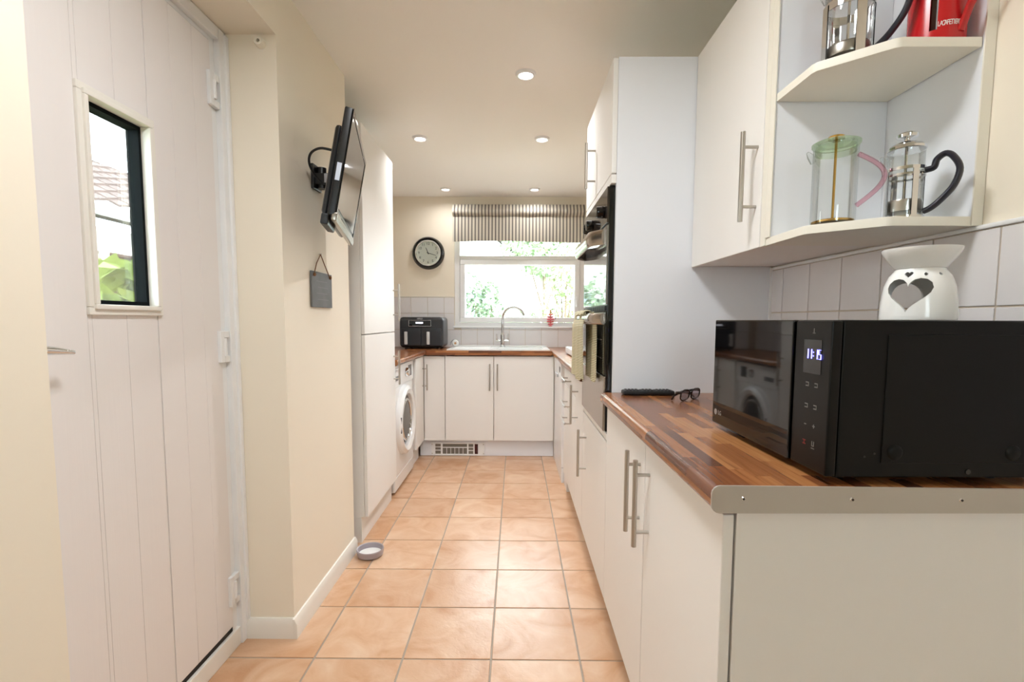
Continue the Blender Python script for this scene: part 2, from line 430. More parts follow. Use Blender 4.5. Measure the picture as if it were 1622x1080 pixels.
# ------------------------------------------------------------------ back door
XD = -.972
d1 = struct('door_1', B().box(XD-.05, XD-.003, .78, 1.125, .085, 2.02).box(XD-.05, XD-.003, 1.335, 1.618, .085, 2.02).box(XD-.05, XD-.003, 1.125, 1.335, .085, 1.165).box(XD-.05, XD-.003, 1.125, 1.335, 1.655, 2.02),
            DOORW, 'white plank effect back door with one narrow glazed light', 'door')
gy = [.78, .905, 1.007, 1.113, 1.226, 1.330, 1.431, 1.530, 1.618]
for a, b in zip(gy[:-1], gy[1:]):
    def pl(y0, y1, z0, z1):
        if y1-y0 > .012: obj('plank', B().box(XD-.003, XD, y0+.0004, y1-.0004, z0, z1, bev=.0011), DOORW, d1)
    w0, w1 = 1.125, 1.335
    if b <= w0 or a >= w1: pl(a, b, .085, 2.02)
    else:
        pl(max(a, w0), min(b, w1), .085, 1.165); pl(max(a, w0), min(b, w1), 1.655, 2.02)
        if a < w0: pl(a, w0, .085, 2.02)
        if b > w1: pl(w1, b, .085, 2.02)
# window surround (stepped moulding) and pane
def frame_ring(b, y0, y1, z0, z1, w, xa, xb, bev=.0025):
    b.box(xa, xb, y0, y1, z1-w, z1, bev=bev).box(xa, xb, y0, y1, z0, z0+w, bev=bev).box(xa, xb, y0, y0+w, z0+w, z1-w, bev=bev).box(xa, xb, y1-w, y1, z0+w, z1-w, bev=bev)
    return b
obj('light_surround', frame_ring(frame_ring(B(), 1.111, 1.346, 1.152, 1.668, .018, XD-.002, XD+.008), 1.124, 1.333, 1.165, 1.655, .012, XD-.02, XD+.014), WHITE, d1)
obj('glazing_spacer', frame_ring(B(), 1.1345, 1.3225, 1.1775, 1.6425, .010, XD-.045, XD-.012, 0.), mat('dark_glazing_seal', (16, 20, 22), .8, 0, .1), d1)
obj('pane', B().box(XD-.030, XD-.026, 1.1345, 1.3225, 1.1775, 1.6425), PANE, d1)
obj('seal', B().box(XD-.045, XD-.004, .79, 1.618, .066, .084), DARK, d1)
for z in (.215, 1.052, 1.872):
    hb = B().box(XD-.002, XD+.012, 1.596, 1.616, z-.052, z+.052, bev=.003).box(XD-.004, XD+.011, 1.618, 1.646, z-.052, z-.03, bev=.003).box(XD-.004, XD+.011, 1.618, 1.646, z+.03, z+.052, bev=.003)
    hb.cyl((XD+.008, 1.619, z-.029), (XD+.008, 1.619, z+.029), .0085, seg=14)
    obj('hinge', hb, UPVC, d1)
lv = obj('handle', B().cyl((XD-.001, .905, 1.083), (XD+.045, .905, 1.083), .011).tube([(XD+.045, .895, 1.085), (XD+.047, .93, 1.084), (XD+.047, .98, 1.079), (XD+.045, 1.022, 1.073)], [.011, .0105, .008, .0045], seg=12).box(XD-.001, XD+.008, .885, .925, .98, 1.16, bev=.004), CHROME, d1)
lv['label'] = 'chrome lever handle'
struct('trim_2', B().box(-1.05, -.958, 1.648, RD1-.001, 0, RDZ-.001, bev=.004).box(-1.05, XD-.004, 1.620, 1.648, .066, RDZ-.03, bev=.002).box(-1.05, -.958, RD0+.001, 1.648, RDZ-.04, RDZ-.001, bev=.004).box(-1.05, XD-.004, RD0+.001, 1.620, 2.024, RDZ-.04, bev=.002).box(-.962, -.950, 1.672, RD1-.0005, .072, RDZ-.012, bev=.003),
       UPVC, 'white frame of the back door on the hinge side', 'door frame')
# ------------------------------------------------------------------ kitchen window
w1 = struct('window_1', B(), UPVC, 'white framed kitchen window over the sink', 'window')
def ring_y(b, x0, x1, z0, z1, w, ya, yb, bev=.004):
    return b.box(x0, x1, ya, yb, z1-w, z1, bev=bev).box(x0, x1, ya, yb, z0, z0+w, bev=bev).box(x0, x0+w, ya, yb, z0+w, z1-w, bev=bev).box(x1-w, x1, ya, yb, z0+w, z1-w, bev=bev)
obj('outer_frame', ring_y(B(), WX0, WX1, WZ0, WZ1, .05, YB+.02, YB+.09).box(WX0+.05, WX1-.05, YB+.02, YB+.09, 1.700, 1.735, bev=.004), UPVC, w1)
obj('casement', ring_y(B(), -.515, .588, 1.124, 1.698, .045, YB+.008, YB+.078), UPVC, w1)
obj('pane', B().box(-.470, .543, YB+.04, YB+.046, 1.169, 1.653), PANE, w1)
obj('pane', B().box(WX0+.05, WX1-.05, YB+.05, YB+.056, 1.735, WZ1-.05), PANE, w1)
obj('handle', B().box(.556, .574, YB-.004, YB+.01, 1.26, 1.36, bev=.004).box(.558, .572, YB-.02, YB-.004, 1.27, 1.29, bev=.003), UPVC, w1)
struct('trim_3', B().box(WX0-.01, WX1+.01, YB-.03, YB+.02, WZ0-.001, WZ0+.016, bev=.005), UPVC, 'white window sill over the sink tiles', 'sill')
# ------------------------------------------------------------------ roman blind
bl = thing('roman_blind', (.04, YB-.03, 2.175), 'grey and cream striped roman blind raised over the window', 'blind')
BX0, BX1 = -.572, .655
obj('head_rail', B().box(BX0+.005, BX1-.005, YB-.045, YB-.002, 2.15, 2.172), WHITE, bl)
def fold(u, v):
    x = BX0+(BX1-BX0)*u; z = 2.178-.10*v
    return (x, YB-.060-.034*math.sin(v**1.6*math.pi)+.004*math.sin(u*31)*v, z)
obj('top_fold', B().grid(fold, 60, 10, .003), STRIPE, bl)
def drop(u, v):
    x = BX0+(BX1-BX0)*u; z = 2.098-.250*v
    return (x, YB-.05-.022*math.sin(min(1, v*1.05)*math.pi*.5)+.005*math.sin(u*9+1)*v+.003*math.sin(u*23)*v, z+(.006*math.sin(u*5)*v))
obj('drop', B().grid(drop, 60, 14, .003), STRIPE, bl)
# ------------------------------------------------------------------ ceiling downlights
LENS = mat('lit_lens', (255, 250, 240), .4, emit=(255, 250, 242), estr=8.)
def downlight(x, y, label, power=DOWNLIGHT_W, tint=(.985, .985, 1), k=1.):
    t = thing('downlight', (x, y, ZC), label, 'ceiling light', 'recessed ceiling downlights')
    obj('bezel', B().lathe([(.030, -.004), (.034, -.012), (.043, -.010), (.047, -.002), (.047, 0), (.030, 0)], 36, (0, 0, 0), close=True), UPVC, t, local=True)
    obj('lens', B().lathe([(0, -.006), (.028, -.006), (.031, -.003), (.031, -.001), (0, -.001)], 28, (0, 0, 0)), LENS, t, local=True)
    for c_ in t.children: c_.scale = (k, k, 1)
    l = D.lights.new('downlight_lamp', 'AREA'); l.shape = 'DISK'; l.size = .056*k; l.energy = power; l.color = tint; l.spread = math.radians(162 if power < 3 or k > 1 else 128)
    lo = D.objects.new('lamp', l); COL.objects.link(lo); lo.parent = t; lo.location = (0, 0, -.014)
    return t
downlight(.041, 2.33, 'round ceiling downlight nearest the viewer', 4.8)
downlight(-.594, 3.12, 'round ceiling downlight beside the tall white unit, middle row', 3.05)
downlight(.158, 3.13, 'round ceiling downlight beside the oven tower, middle row', 5.0)
downlight(-.604, 4.30, 'small far ceiling downlight above the wall clock side', 1.6)
downlight(.158, 4.30, 'small far ceiling downlight above the window blind', 1.7)
downlight(-.15, .78, 'wide round ceiling light added above the viewer as fill, out of the picture', 10.2, (.92, .965, 1), 5.5)  # unseen lamp, widened and cooled to fill the near surfaces softly
# ------------------------------------------------------------------ worktops
def postform(x0, x1, zb, zt, side):
    """cross-section with a rolled front edge; side -1: front at x0"""
    r = .014; pts = []
    f, bk = (x0, x1) if side < 0 else (x1, x0); s = 1 if side < 0 else -1
    for i in range(6):
        a = math.pi*.5*i/5; pts.append((f+s*(r-r*math.sin(math.pi/2-a)*1.0), zb+r-r*math.cos(math.pi/2-a)*1.0) if False else (f+s*r*(1-math.sin(a)), zb+r*(1-math.cos(a))))
    lower = [(f+s*r*(1-math.cos(t)), zb+r*(1-math.sin(t))) for t in (math.pi/2*(1-i/5) for i in range(6))]
    upper = [(f+s*r*(1-math.cos(t)), zt-r*(1-math.sin(t))) for t in (math.pi/2*i/5 for i in range(6))]
    return [(bk, zb)]+lower+upper+[(bk, zt)]
o = obj('worktop', B().prism(postform(.298, XR-.007, .855, ZT, -1), 'y', .731, 1.708), WT_Y); tag(o, 'walnut block effect worktop under the black microwave', 'worktop')
o = obj('worktop', B().prism(postform(.298, XR-.007, .855, ZT, -1), 'y', 2.311, YB-.007), WT_Y); tag(o, 'walnut effect worktop running from the oven tower to the window', 'worktop')
o = obj('worktop', B().prism(postform(XA+.007, -.735, .855, ZT, 1), 'y', 3.052, YB-.007), WT_Y); tag(o, 'walnut effect worktop above the washing machine', 'worktop')
SX0, SX1, SY0, SY1 = -.16, .24, 4.10, 4.40
b = B()
for (x0, x1, y0, y1) in ((-.734, SX0, 4.015, YB-.007), (SX1, .297, 4.015, YB-.007), (SX0, SX1, 4.015, SY0), (SX0, SX1, SY1, YB-.007)): b.box(x0, x1, y0, y1, .855, ZT)
o = obj('worktop', b, WT_X); tag(o, 'walnut effect worktop along the window holding the sink', 'worktop')
es = thing('worktop_end_strip', (.3, .727, .855), 'pale metal strip screwed to the end of the near worktop', 'trim strip')
poly = []
for (cx, cz, a0) in ((XR-.012, .855+.004, -90), (XR-.012, ZT-.002, 0), (.298+.013, ZT+.003-.013, 90), (.298+.013, .853+.013, 180)):
    r = .013 if cx < .4 else .002
    for k in range(5): a = math.radians(a0+90*k/4); poly.append((cx+r*math.cos(a), cz+r*math.sin(a)))
obj('strip', B().prism(poly, 'y', .7275, .7305), ALU, es, smooth=20)
for x in (.346, .510, .674, .838):
    s = obj('screw', B().cyl((x, .7276, .876), (x, .7262, .876), .0036, .0028, seg=14), CHROME, es)
    obj('screw_slot', B().box(x-.0018, x+.0018, .7255, .7263, .8754, .8766).box(x-.0006, x+.0006, .7255, .7263, .8742, .8778), DARK, s)
# ------------------------------------------------------------------ near base cabinet (right)
DF, DB = .322, .340                                       # door front / back planes on the right
bc = thing('base_cabinet', (.6, 1.2, 0), 'white double door base cabinet under the microwave worktop', 'cabinet')
obj('body', B().box(.342, XR-.01, .768, 1.704, .14, .852), UNIT, bc)
obj('plinth', B().box(.372, .388, .768, 1.704, 0, .14), UNIT, bc)
dr = obj('door', B().box(DF, DB, .7405, 1.193, .140, .846, bev=.003), UNIT, bc); bar_handle(dr, (.287, 1.150, .600), (.287, 1.150, .813), (-.035, 0, 0))
dr = obj('door', B().box(DF, DB, 1.197, 1.704, .140, .846, bev=.003), UNIT, bc); bar_handle(dr, (.287, 1.238, .600), (.287, 1.238, .813), (-.035, 0, 0))
ep = obj('end_panel', B().box(.343, XR-.002, .7405, .760, 0, .8535, bev=.0015), UNIT); tag(ep, 'plain cream end panel closing the near base cabinet', 'panel')
# ------------------------------------------------------------------ oven tower
YT0, YT1, ZTT = 1.709, 2.309, 2.018
ot = thing('oven_tower', (.6, 2.0, 0), 'tall white housing cabinet around the built-in double oven', 'cabinet')
obj('side_panel', B().prism([(.340, .14), (.372, .14), (.372, 0), (XR-.0105, 0), (XR-.0105, ZTT), (.340, ZTT)], 'y', YT0, YT0+.018), UNITC, ot)
obj('side_panel', B().prism([(.340, .14), (.372, .14), (.372, 0), (XR-.0105, 0), (XR-.0105, ZTT), (.340, ZTT)], 'y', YT1-.018, YT1), UNITC, ot)
obj('body', B().box(.342, XR-.01, YT0+.018, YT1-.018, 1.608, ZTT-.001).box(.342, XR-.01, YT0+.018, YT1-.018, .14, .744).box(.372, .388, YT0+.018, YT1-.018, 0, .14).box(XR-.03, XR-.01, YT0+.018, YT1-.018, .744, 1.608), UNIT, ot)
dr = obj('door', B().box(DF, DB, YT0+.001, YT1-.002, 1.642, ZTT-.002, bev=.003), UNIT, ot); bar_handle(dr, (.285, 2.06, 1.680), (.285, 2.06, 1.862), (-.037, 0, 0))
obj('filler', B().box(DF, DB, YT0+.001, YT1-.002, 1.609, 1.638, bev=.002), UNIT, ot)
obj('filler', B().box(DF, DB, YT0+.001, YT1-.002, .722, .744, bev=.002), UNIT, ot)
dr = obj('door', B().box(DF, DB, YT0+.001, YT1-.002, .140, .714, bev=.003), UNIT, ot); bar_handle(dr, (.285, 2.19, .437), (.285, 2.19, .653), (-.037, 0, 0))
# double oven
ov = thing('double_oven', (.55, 2.0, .748), 'black and steel built-in double oven with mirror glass doors', 'oven')
OY0, OY1, OX = YT0+.022, YT1-.022, .318
obj('body', B().box(.343, .80, OY0+.01, OY1-.01, .75, 1.604), MBLACK, ov)
obj('front_frame', B().box(OX+.003, .343, OY0, OY1, .748, 1.606, bev=.002), GBLACK, ov)
STL = mat('oven_steel', (172, 160, 148), .25, 1.)
fa = obj('fascia', B().box(OX-.004, OX+.004, OY0+.002, OY1-.002, 1.482, 1.604, bev=.001), mat('mirror_fascia', (70, 62, 56), .06, .6), ov)
for y in (1.79, 2.04, 2.12):
    obj('knob', B().lathe([(0, 0), (.02, 0), (.022, -.004), (.020, -.026), (.017, -.029), (0, -.029)], 24, (OX-.004, y, 1.528), 'x'), GBLACK, ov)
ud = obj('upper_door', B().box(OX-.004, OX+.006, OY0+.002, OY1-.002, 1.200, 1.474, bev=.001), mat('mirror_glass_door', (150, 148, 146), .03, .75), ov)
def bow_handle(z, h, dep, parent, name='handle'):
    b = B(); n = 14
    def fn(u, v):
        y = OY0+.03+(OY1-OY0-.06)*u; e = min(1, min(u, 1-u)/.16); e = math.sin(e*math.pi/2)
        a = v*2*math.pi; return (OX-.006-dep*e+.011*math.cos(a), y, z+h*.5*math.sin(a)+.0*e)
    V = [[b.bm.verts.new(fn(i/28, j/n)) for j in range(n)] for i in range(29)]
    for i in range(28):
        for j in range(n): b.bm.faces.new((V[i][j], V[i+1][j], V[i+1][(j+1) % n], V[i][(j+1) % n]))
    b.bm.faces.new(V[0]); b.bm.faces.new(V[-1][::-1]); bmesh.ops.recalc_face_normals(b.bm, faces=b.bm.faces)
    return obj(name, b, STL, parent)
bow_handle(1.438, .054, .044, ud)
vg = obj('vent', B().box(OX+.001, OX+.006, OY0+.004, OY1-.004, 1.176, 1.198), BLACK, ov)
for i in range(24):
    y = OY0+.02+i*.0222; obj('vent_rib', B().box(OX-.004, OX+.002, y, y+.008, 1.178, 1.196), BLACK, vg)
ld = obj('lower_door', B().box(OX-.003, OX+.006, OY0+.002, OY1-.002, .950, 1.172, bev=.001), mat('smoked_oven_glass', (34, 32, 28), .06), ov)
bow_handle(1.150, .040, .034, ld)
obj('oven_rack', B().box(OX-.0032, OX-.0028, OY0+.07, OY1-.07, 1.072, 1.075).box(OX-.0032, OX-.0028, OY0+.07, OY1-.07, 1.005, 1.008), STEEL, ld)
obj('lower_panel', B().box(OX-.006, OX+.004, OY0+.002, OY1-.002, .750, .946, bev=.003), STL, ov)
# towel over the lower handle
tw = thing('tea_towel', (.26, 2.09, 1.16), 'olive and cream striped tea towel over the lower oven handle', 'towel')
def cloth(y0, y1, zt, zb, xo, side, amp, ph):
    def fn(u, v):
        y = y0+(y1-y0)*u+.012*(u-.5)*v; z = zt-(zt-zb)*v+.006*math.sin(u*17+ph)*(v > .98)
        x = xo+side*.012*min(1, v*6)+amp*(.25+.75*v)*math.sin(u*13+ph)+.004*math.sin(u*29+ph*2)*v
        if v < .08: z = zt-(zt-zb)*.08*math.sin(v/.08*math.pi/2)+(.012*(1-v/.08))
        return (x, y, z)
    return fn
obj('front_fall', B().grid(cloth(1.93, 2.255, 1.165, .905, .274, -1, .005, .4), 40, 30, .003), TOWEL, tw)
obj('back_fall', B().grid(cloth(1.84, 2.12, 1.165, .915, .291, 1, .004, 2.1), 40, 30, .003), TOWEL, tw)
def over(u, v):
    a = math.pi*v; return (.2820-.0200*math.cos(a), 1.93+.27*u, 1.168+.016*math.sin(a)+.002*math.sin(u*15))
obj('top_fold', B().grid(over, 30, 8, .003), TOWEL, tw)
# ------------------------------------------------------------------ far right run
ca = thing('base_cabinet', (.6, 2.46, 0), 'narrow white base cabinet with a bar handle beside the oven tower', 'cabinet')
obj('body', B().box(.342, XR-.01, 2.312, 2.607, .14, .852), UNIT, ca)
obj('plinth', B().box(.372, .388, 2.312, 2.607, 0, .14), UNIT, ca)
dr = obj('door', B().box(DF, DB, 2.313, 2.606, .14, .846, bev=.003), UNIT, ca); bar_handle(dr, (.285, 2.50, .612), (.285, 2.50, .815), (-.037, 0, 0))
cdw = thing('drawer_unit', (.6, 2.91, 0), 'white three drawer base unit with short steel bow handles', 'cabinet')
obj('body', B().box(.342, XR-.01, 2.611, 3.208, .14, .852), UNIT, cdw)
obj('plinth', B().box(.372, .388, 2.611, 3.208, 0, .14), UNIT, cdw)
for z0, z1, hz in ((.737, .846, .795), (.597, .733, .648), (.140, .593, .548)):
    dw = obj('drawer', B().box(DF, DB, 2.612, 3.206, z0, z1, bev=.003), UNIT, cdw)
    hb = B().tube([(.286, 2.80, hz), (.284, 2.84, hz), (.283, 2.91, hz), (.284, 2.98, hz), (.286, 3.03, hz)], .0055, 10)
    for y in (2.825, 3.005): hb.tube([(.285, y, hz), (.300, y, hz-.004), (DF, y, hz-.004)], .0042, 8)
    obj('handle', hb, STEEL, dw)
fp = obj('filler_panel', B().box(.346, .364, 3.212, 3.384, .0, .852), UNIT); tag(fp, 'narrow recessed white filler beside the dishwasher', 'panel')
dwm = thing('dishwasher', (.6, 3.69, 0), 'white freestanding dishwasher under the far right worktop', 'dishwasher')
obj('body', B().box(.345, XR-.02, 3.389, 3.985, .01, .850, bev=.004), APPL, dwm)
obj('door', B().box(DF+.002, .345, 3.391, 3.983, .11, .715, bev=.004), APPL, dwm)
cp = obj('control_panel', B().box(DF-.006, .345, 3.391, 3.983, .719, .848, bev=.005), APPL, dwm)
obj('door_pull', B().box(DF-.016, DF-.005, 3.60, 3.78, .728, .752, bev=.004), mat('pale_grey_plastic', (190, 190, 192), .35), cp)
obj('display', B().box(DF-.0068, DF-.0055, 3.45, 3.53, .775, .815), BLACK, cp)
obj('kick_plate', B().box(DF+.004, .345, 3.391, 3.983, .0, .106, bev=.003), APPL, dwm)
hob = thing('countertop_appliance', (.52, 3.45, ZT), 'low white box with a black dial on the far right worktop', 'appliance')
obj('body', B().box(.38, .66, 3.25, 3.75, ZT+.006, ZT+.052, bev=.010), APPL, hob)
for x in (.42, .62):
    for y in (3.30, 3.70): obj('foot', B().cyl((x, y, ZT), (x, y, ZT+.008), .012, seg=12), BLACK, hob)
obj('ring_plate', B().lathe([(0, .0), (.085, 0), (.09, .004), (.09, .010), (.02, .012), (0, .010)], 32, (.53, 3.55, ZT+.052)), BLACK, hob)
obj('dial', B().cyl((.44, 3.2505, ZT+.028), (.44, 3.234, ZT+.028), .014, .012, seg=18), BLACK, hob)
# ------------------------------------------------------------------ sink run
sk = thing('sink_cabinet', (-.1, 4.3, 0), 'white double door sink cabinet below the window', 'cabinet')
SD0, SD1 = 4.035, 4.053
obj('body', B().box(-.585, -.567, 4.054, YB-.01, .14, .853).box(.30, .318, 4.054, YB-.01, .14, .853).box(-.567, .30, 4.054, YB-.01, .14, .158).box(-.567, .30, YB-.028, YB-.01, .158, .853), UNIT, sk)
dr = obj('door', B().box(-.580, -.181, SD0, SD1, .140, .846, bev=.003), UNIT, sk); bar_handle(dr, (-.210, 4.0, .565), (-.210, 4.0, .785), (0, -.035, 0))
dr = obj('door', B().box(-.177, .318, SD0, SD1, .140, .846, bev=.003), UNIT, sk); bar_handle(dr, (-.147, 4.0, .565), (-.147, 4.0, .785), (0, -.035, 0))
obj('corner_panel', B().box(-.757, -.585, SD0+.004, SD1, .140, .846, bev=.003).box(-.592, -.585, SD0-.001, SD0+.004, .140, .846).box(-.757, -.592, SD0, SD0+.004, .140, .152), UNIT, sk)
obj('corner_post', B().box(.323, .345, 3.988, 4.052, .0, .852), UNIT, sk)
obj('plinth', B().box(-.80, .322, 4.072, 4.088, .002, .138), UNITC, sk)
ht = thing('plinth_heater', (-.48, 4.07, .06), 'white slotted fan heater set in the plinth below the sink', 'heater')
HY = 4.066
obj('backing', B().box(-.700, -.262, HY+.002, 4.0715, .010, .112), mat('heater_mesh', (128, 122, 112), .6, .3), ht)
hb = B()
def hbar(x0, x1, z0, z1): hb.box(x0, x1, HY-.003, HY+.0025, z0, z1, bev=.0008)
hbar(-.704, -.258, .104, .116); hbar(-.704, -.258, .004, .018)
for x0, x1 in ((-.704, -.672), (-.626, -.610), (-.404, -.392), (-.352, -.340), (-.312, -.258)): hbar(x0, x1, .018, .104)
hbar(-.672, -.626, .046, .052); hbar(-.672, -.626, .074, .080); hbar(-.392, -.352, .044, .050); hbar(-.392, -.352, .072, .078)
hbar(-.610, -.404, .070, .077)
for i in range(1, 6): hbar(-.610+i*.0343-.002, -.610+i*.0343+.002, .018, .070)
obj('grille', hb, UPVC, ht)
obj('switch', B().box(-.339, -.313, HY-.006, HY, .020, .102, bev=.002).box(-.335, -.317, HY-.010, HY-.005, .034, .088, bev=.002), mat('dark_red_rocker', (74, 14, 14), .25), ht)
for x in (-.698, -.265):
    for z in (.022, .100): obj('screw', B().cyl((x, HY-.003, z), (x, HY-.0045, z), .004, seg=10), STEEL, ht)
# sink, tap, small things
WENAM = mat('white_sink_enamel', (242, 242, 240), .15)
snk = thing('sink', (-.1, 4.25, ZT), 'white inset sink with drainer below the window', 'sink')
b = B()
for (x0, x1, y0, y1) in ((-.57, SX0, 4.06, 4.52), (SX1, .285, 4.06, 4.52), (SX0, SX1, 4.06, SY0), (SX0, SX1, SY1, 4.52)): b.box(x0, x1, y0, y1, ZT, ZT+.008)
obj('rim', b, WENAM, snk)
t_ = .004
obj('bowl', B().box(SX0, SX0+t_, SY0, SY1, .72, ZT+.006).box(SX1-t_, SX1, SY0, SY1, .72, ZT+.006).box(SX0+t_, SX1-t_, SY0, SY0+t_, .72, ZT+.006).box(SX0+t_, SX1-t_, SY1-t_, SY1, .72, ZT+.006).box(SX0, SX1, SY0, SY1, .714, .72), WENAM, snk)
for i in range(8): obj('drainer_rib', B().box(-.53, -.22, 4.13+i*.038, 4.14+i*.038, ZT+.008, ZT+.012, bev=.0015), WENAM, snk)
obj('raised_edge', B().box(-.57, .285, 4.50, 4.52, ZT+.008, ZT+.020, bev=.004), WENAM, snk)
obj('waste', B().cyl((.04, 4.25, .72), (.04, 4.25, .723), .035, seg=24), CHROME, snk)
tp = thing('kitchen_tap', (-.118, 4.46, ZT+.008), 'chrome swan neck mixer tap with two lever handles', 'tap')
TZ = ZT+.008
obj('column', B().lathe([(.026, 0), (.026, .006), (.019, .012), (.019, .105), (.016, .115), (.013, .13)], 24, (-.118, 4.46, TZ)), CHROME, tp)
pts = [(-.118, 4.46, TZ+.12+.02*i) for i in range(8)]
for i in range(1, 13):
    a = math.pi*i/12*.93; pts.append((-.118+.098*(1-math.cos(a)), 4.46-.02*(1-math.cos(a)), TZ+.262+.098*math.sin(a)))
obj('spout', B().tube(pts, [.0125]*6+[.011]*(len(pts)-6), 12), CHROME, tp)
for s in (-1, 1):
    x = -.118
    obj('lever', B().cyl((x, 4.46, TZ+.058), (x+s*.058, 4.46, TZ+.058), .011, seg=14).box(x+s*.052-.006, x+s*.052+.006, 4.45, 4.47, TZ+.05, TZ+.12, bev=.004), CHROME, tp)
br = thing('dish_scrubber', (-.525, 4.44, ZT+.012), 'small round white scrubber with a steel loop by the drainer', 'scrubber')
obj('head', B().lathe([(0, -.016), (.024, -.016), (.030, -.008), (.030, .008), (.024, .016), (0, .016)], 24, (-.540, 4.42, ZT+.0425), 'y'), WENAM, br)
obj('hub', B().lathe([(0, -.004), (.010, -.004), (.010, .0), (0, .0)], 16, (-.540, 4.403, ZT+.0425), 'y'), mat('tan_plastic', (196, 150, 100), .4), br)
obj('loop', B().tube([(-.545+.042*math.cos(a), 4.43, ZT+.022+.052*math.sin(a)) for a in (math.pi*i/14 for i in range(15))], .003, 8), CHROME, br)
orn = thing('sill_ornament', (.33, YB-.01, WZ0+.016), 'pink petalled ornament with a wire hook on the window sill', 'ornament')
PINK = mat('coral_pink', (226, 120, 124), .4)
obj('base', B().lathe([(0, 0), (.016, 0), (.018, .006), (.006, .010), (.006, .1), (0, .1)], 16, (.322, YB-.01, WZ0+.016)), PINK, orn)
for k in range(5):
    for i in range(7):
        a = 2*math.pi*i/7+k*.45; r = (.026, .034, .036, .032, .022)[k]; c = Vector((.322, YB-.01, WZ0+.032+.022*k)); e = c+Vector((r*math.cos(a), r*math.sin(a)*.4, .006))
        obj('petal', B().tube([c, c.lerp(e, .6)+Vector((0, 0, .002)), e], [.005, .008, .004], 8), PINK, orn)
obj('head', B().lathe([(0, 0), (.010, .004), (.014, .016), (.008, .028), (.016, .034), (.002, .040), (0, .040)], 14, (.322, YB-.01, WZ0+.132)), mat('cream_bead', (226, 196, 140), .5), orn)
obj('wire_hook', B().tube([(.322, YB-.01, WZ0+.165), (.345, YB-.01, WZ0+.176), (.375, YB-.01, WZ0+.170), (.380, YB-.01, WZ0+.13), (.365, YB-.01, WZ0+.08)], .0025, 8), mat('dark_wire', (70, 64, 60), .5, .6), orn)
# ------------------------------------------------------------------ air fryer
AX0, AX1, AY0, AY1, AZ = -1.000, -.622, 4.21, 4.52, ZT
af = thing('air_fryer', (-.81, 4.36, AZ), 'black two drawer air fryer in the corner by the window', 'air fryer')
CH = mat('charcoal_plastic', (40, 42, 46), .32)
obj('body', B().box(AX0, AX1, AY0+.01, AY1, AZ+.012, AZ+.275, bev=.03, seg=4), CH, af)
obj('lid_rim', B().box(AX0+.03, AX1-.03, AY0+.05, AY1-.04, AZ+.270, AZ+.281, bev=.005), mat('light_grey_rim', (205, 205, 205), .3), af)
for x in (AX0+.05, AX1-.05):
    for y in (AY0+.06, AY1-.05): obj('foot', B().cyl((x, y, AZ), (x, y, AZ+.016), .014, seg=12), BLACK, af)
for i, (x0, x1) in enumerate(((AX0+.018, -.812), (-.810, AX1-.018))):
    dd = obj('drawer', B().box(x0, x1, AY0, AY0+.02, AZ+.028, AZ+.178, bev=.006), CH, af)
    hx = (-.935, -.745)[i]
    obj('handle', B().box(hx-.014, hx+.014, AY0-.032, AY0-.018, AZ+.040, AZ+.150, bev=.006).box(hx-.009, hx+.009, AY0-.02, AY0+.002, AZ+.12, AZ+.145, bev=.003).box(hx-.009, hx+.009, AY0-.02, AY0+.002, AZ+.045, AZ+.07, bev=.003), mat('white_metal_handle', (226, 226, 226), .2, .4), dd)
pn = obj('control_panel', B().box(-.915, -.725, AY0-.002, AY0+.014, AZ+.196, AZ+.246, bev=.003), GBLACK, af)
obj('panel_trim', ring_y(B(), -.917, -.723, AZ+.194, AZ+.248, .004, AY0-.004, AY0+.002, .001), mat('silver_trim', (190, 190, 192), .25, .8), pn)
obj('display', B().box(-.855, -.792, AY0-.0035, AY0-.0015, AZ+.218, AZ+.232), mat('lit_display', (240, 240, 245), .4, emit=(235, 240, 255), estr=1.), pn)
tm = Matrix.Translation((-.82, AY0+.006, AZ+.260)) @ Matrix.Rotation(math.pi/2, 4, 'X')
obj('brand', B().text('NINJA', .018, tm, .001), mat('pale_print', (210, 210, 210), .4), af)
# toaster and socket (seen in the microwave door)
ts = thing('toaster', (-1.16, 3.42, ZT), 'black two slot toaster on the washing machine worktop', 'toaster')
obj('body', B().box(-1.25, -1.08, 3.27, 3.56, ZT+.014, ZT+.195, bev=.022, seg=3), BLACK, ts)
obj('slot', B().box(-1.215, -1.185, 3.31, 3.52, ZT+.1945, ZT+.197), DARK, ts); obj('slot', B().box(-1.145, -1.115, 3.31, 3.52, ZT+.1945, ZT+.197), DARK, ts)
obj('base', B().box(-1.245, -1.085, 3.275, 3.555, ZT, ZT+.016, bev=.003), STEEL, ts)
obj('dial', B().cyl((-1.081, 3.34, ZT+.06), (-1.066, 3.34, ZT+.06), .014, seg=18), CHROME, ts)
obj('lever', B().box(-1.15, -1.12, 3.245, 3.272, ZT+.13, ZT+.15, bev=.004), CHROME, ts)
so = thing('socket', (XA+.007, 3.72, 1.14), 'white double wall socket on the tiles above the toaster', 'socket')
obj('plate', B().box(XA+.006, XA+.016, 3.64, 3.79, 1.09, 1.18, bev=.003), UPVC, so)
for y in (3.68, 3.75): obj('switch', B().box(XA+.015, XA+.019, y-.008, y+.008, 1.145, 1.165, bev=.002), UPVC, so)
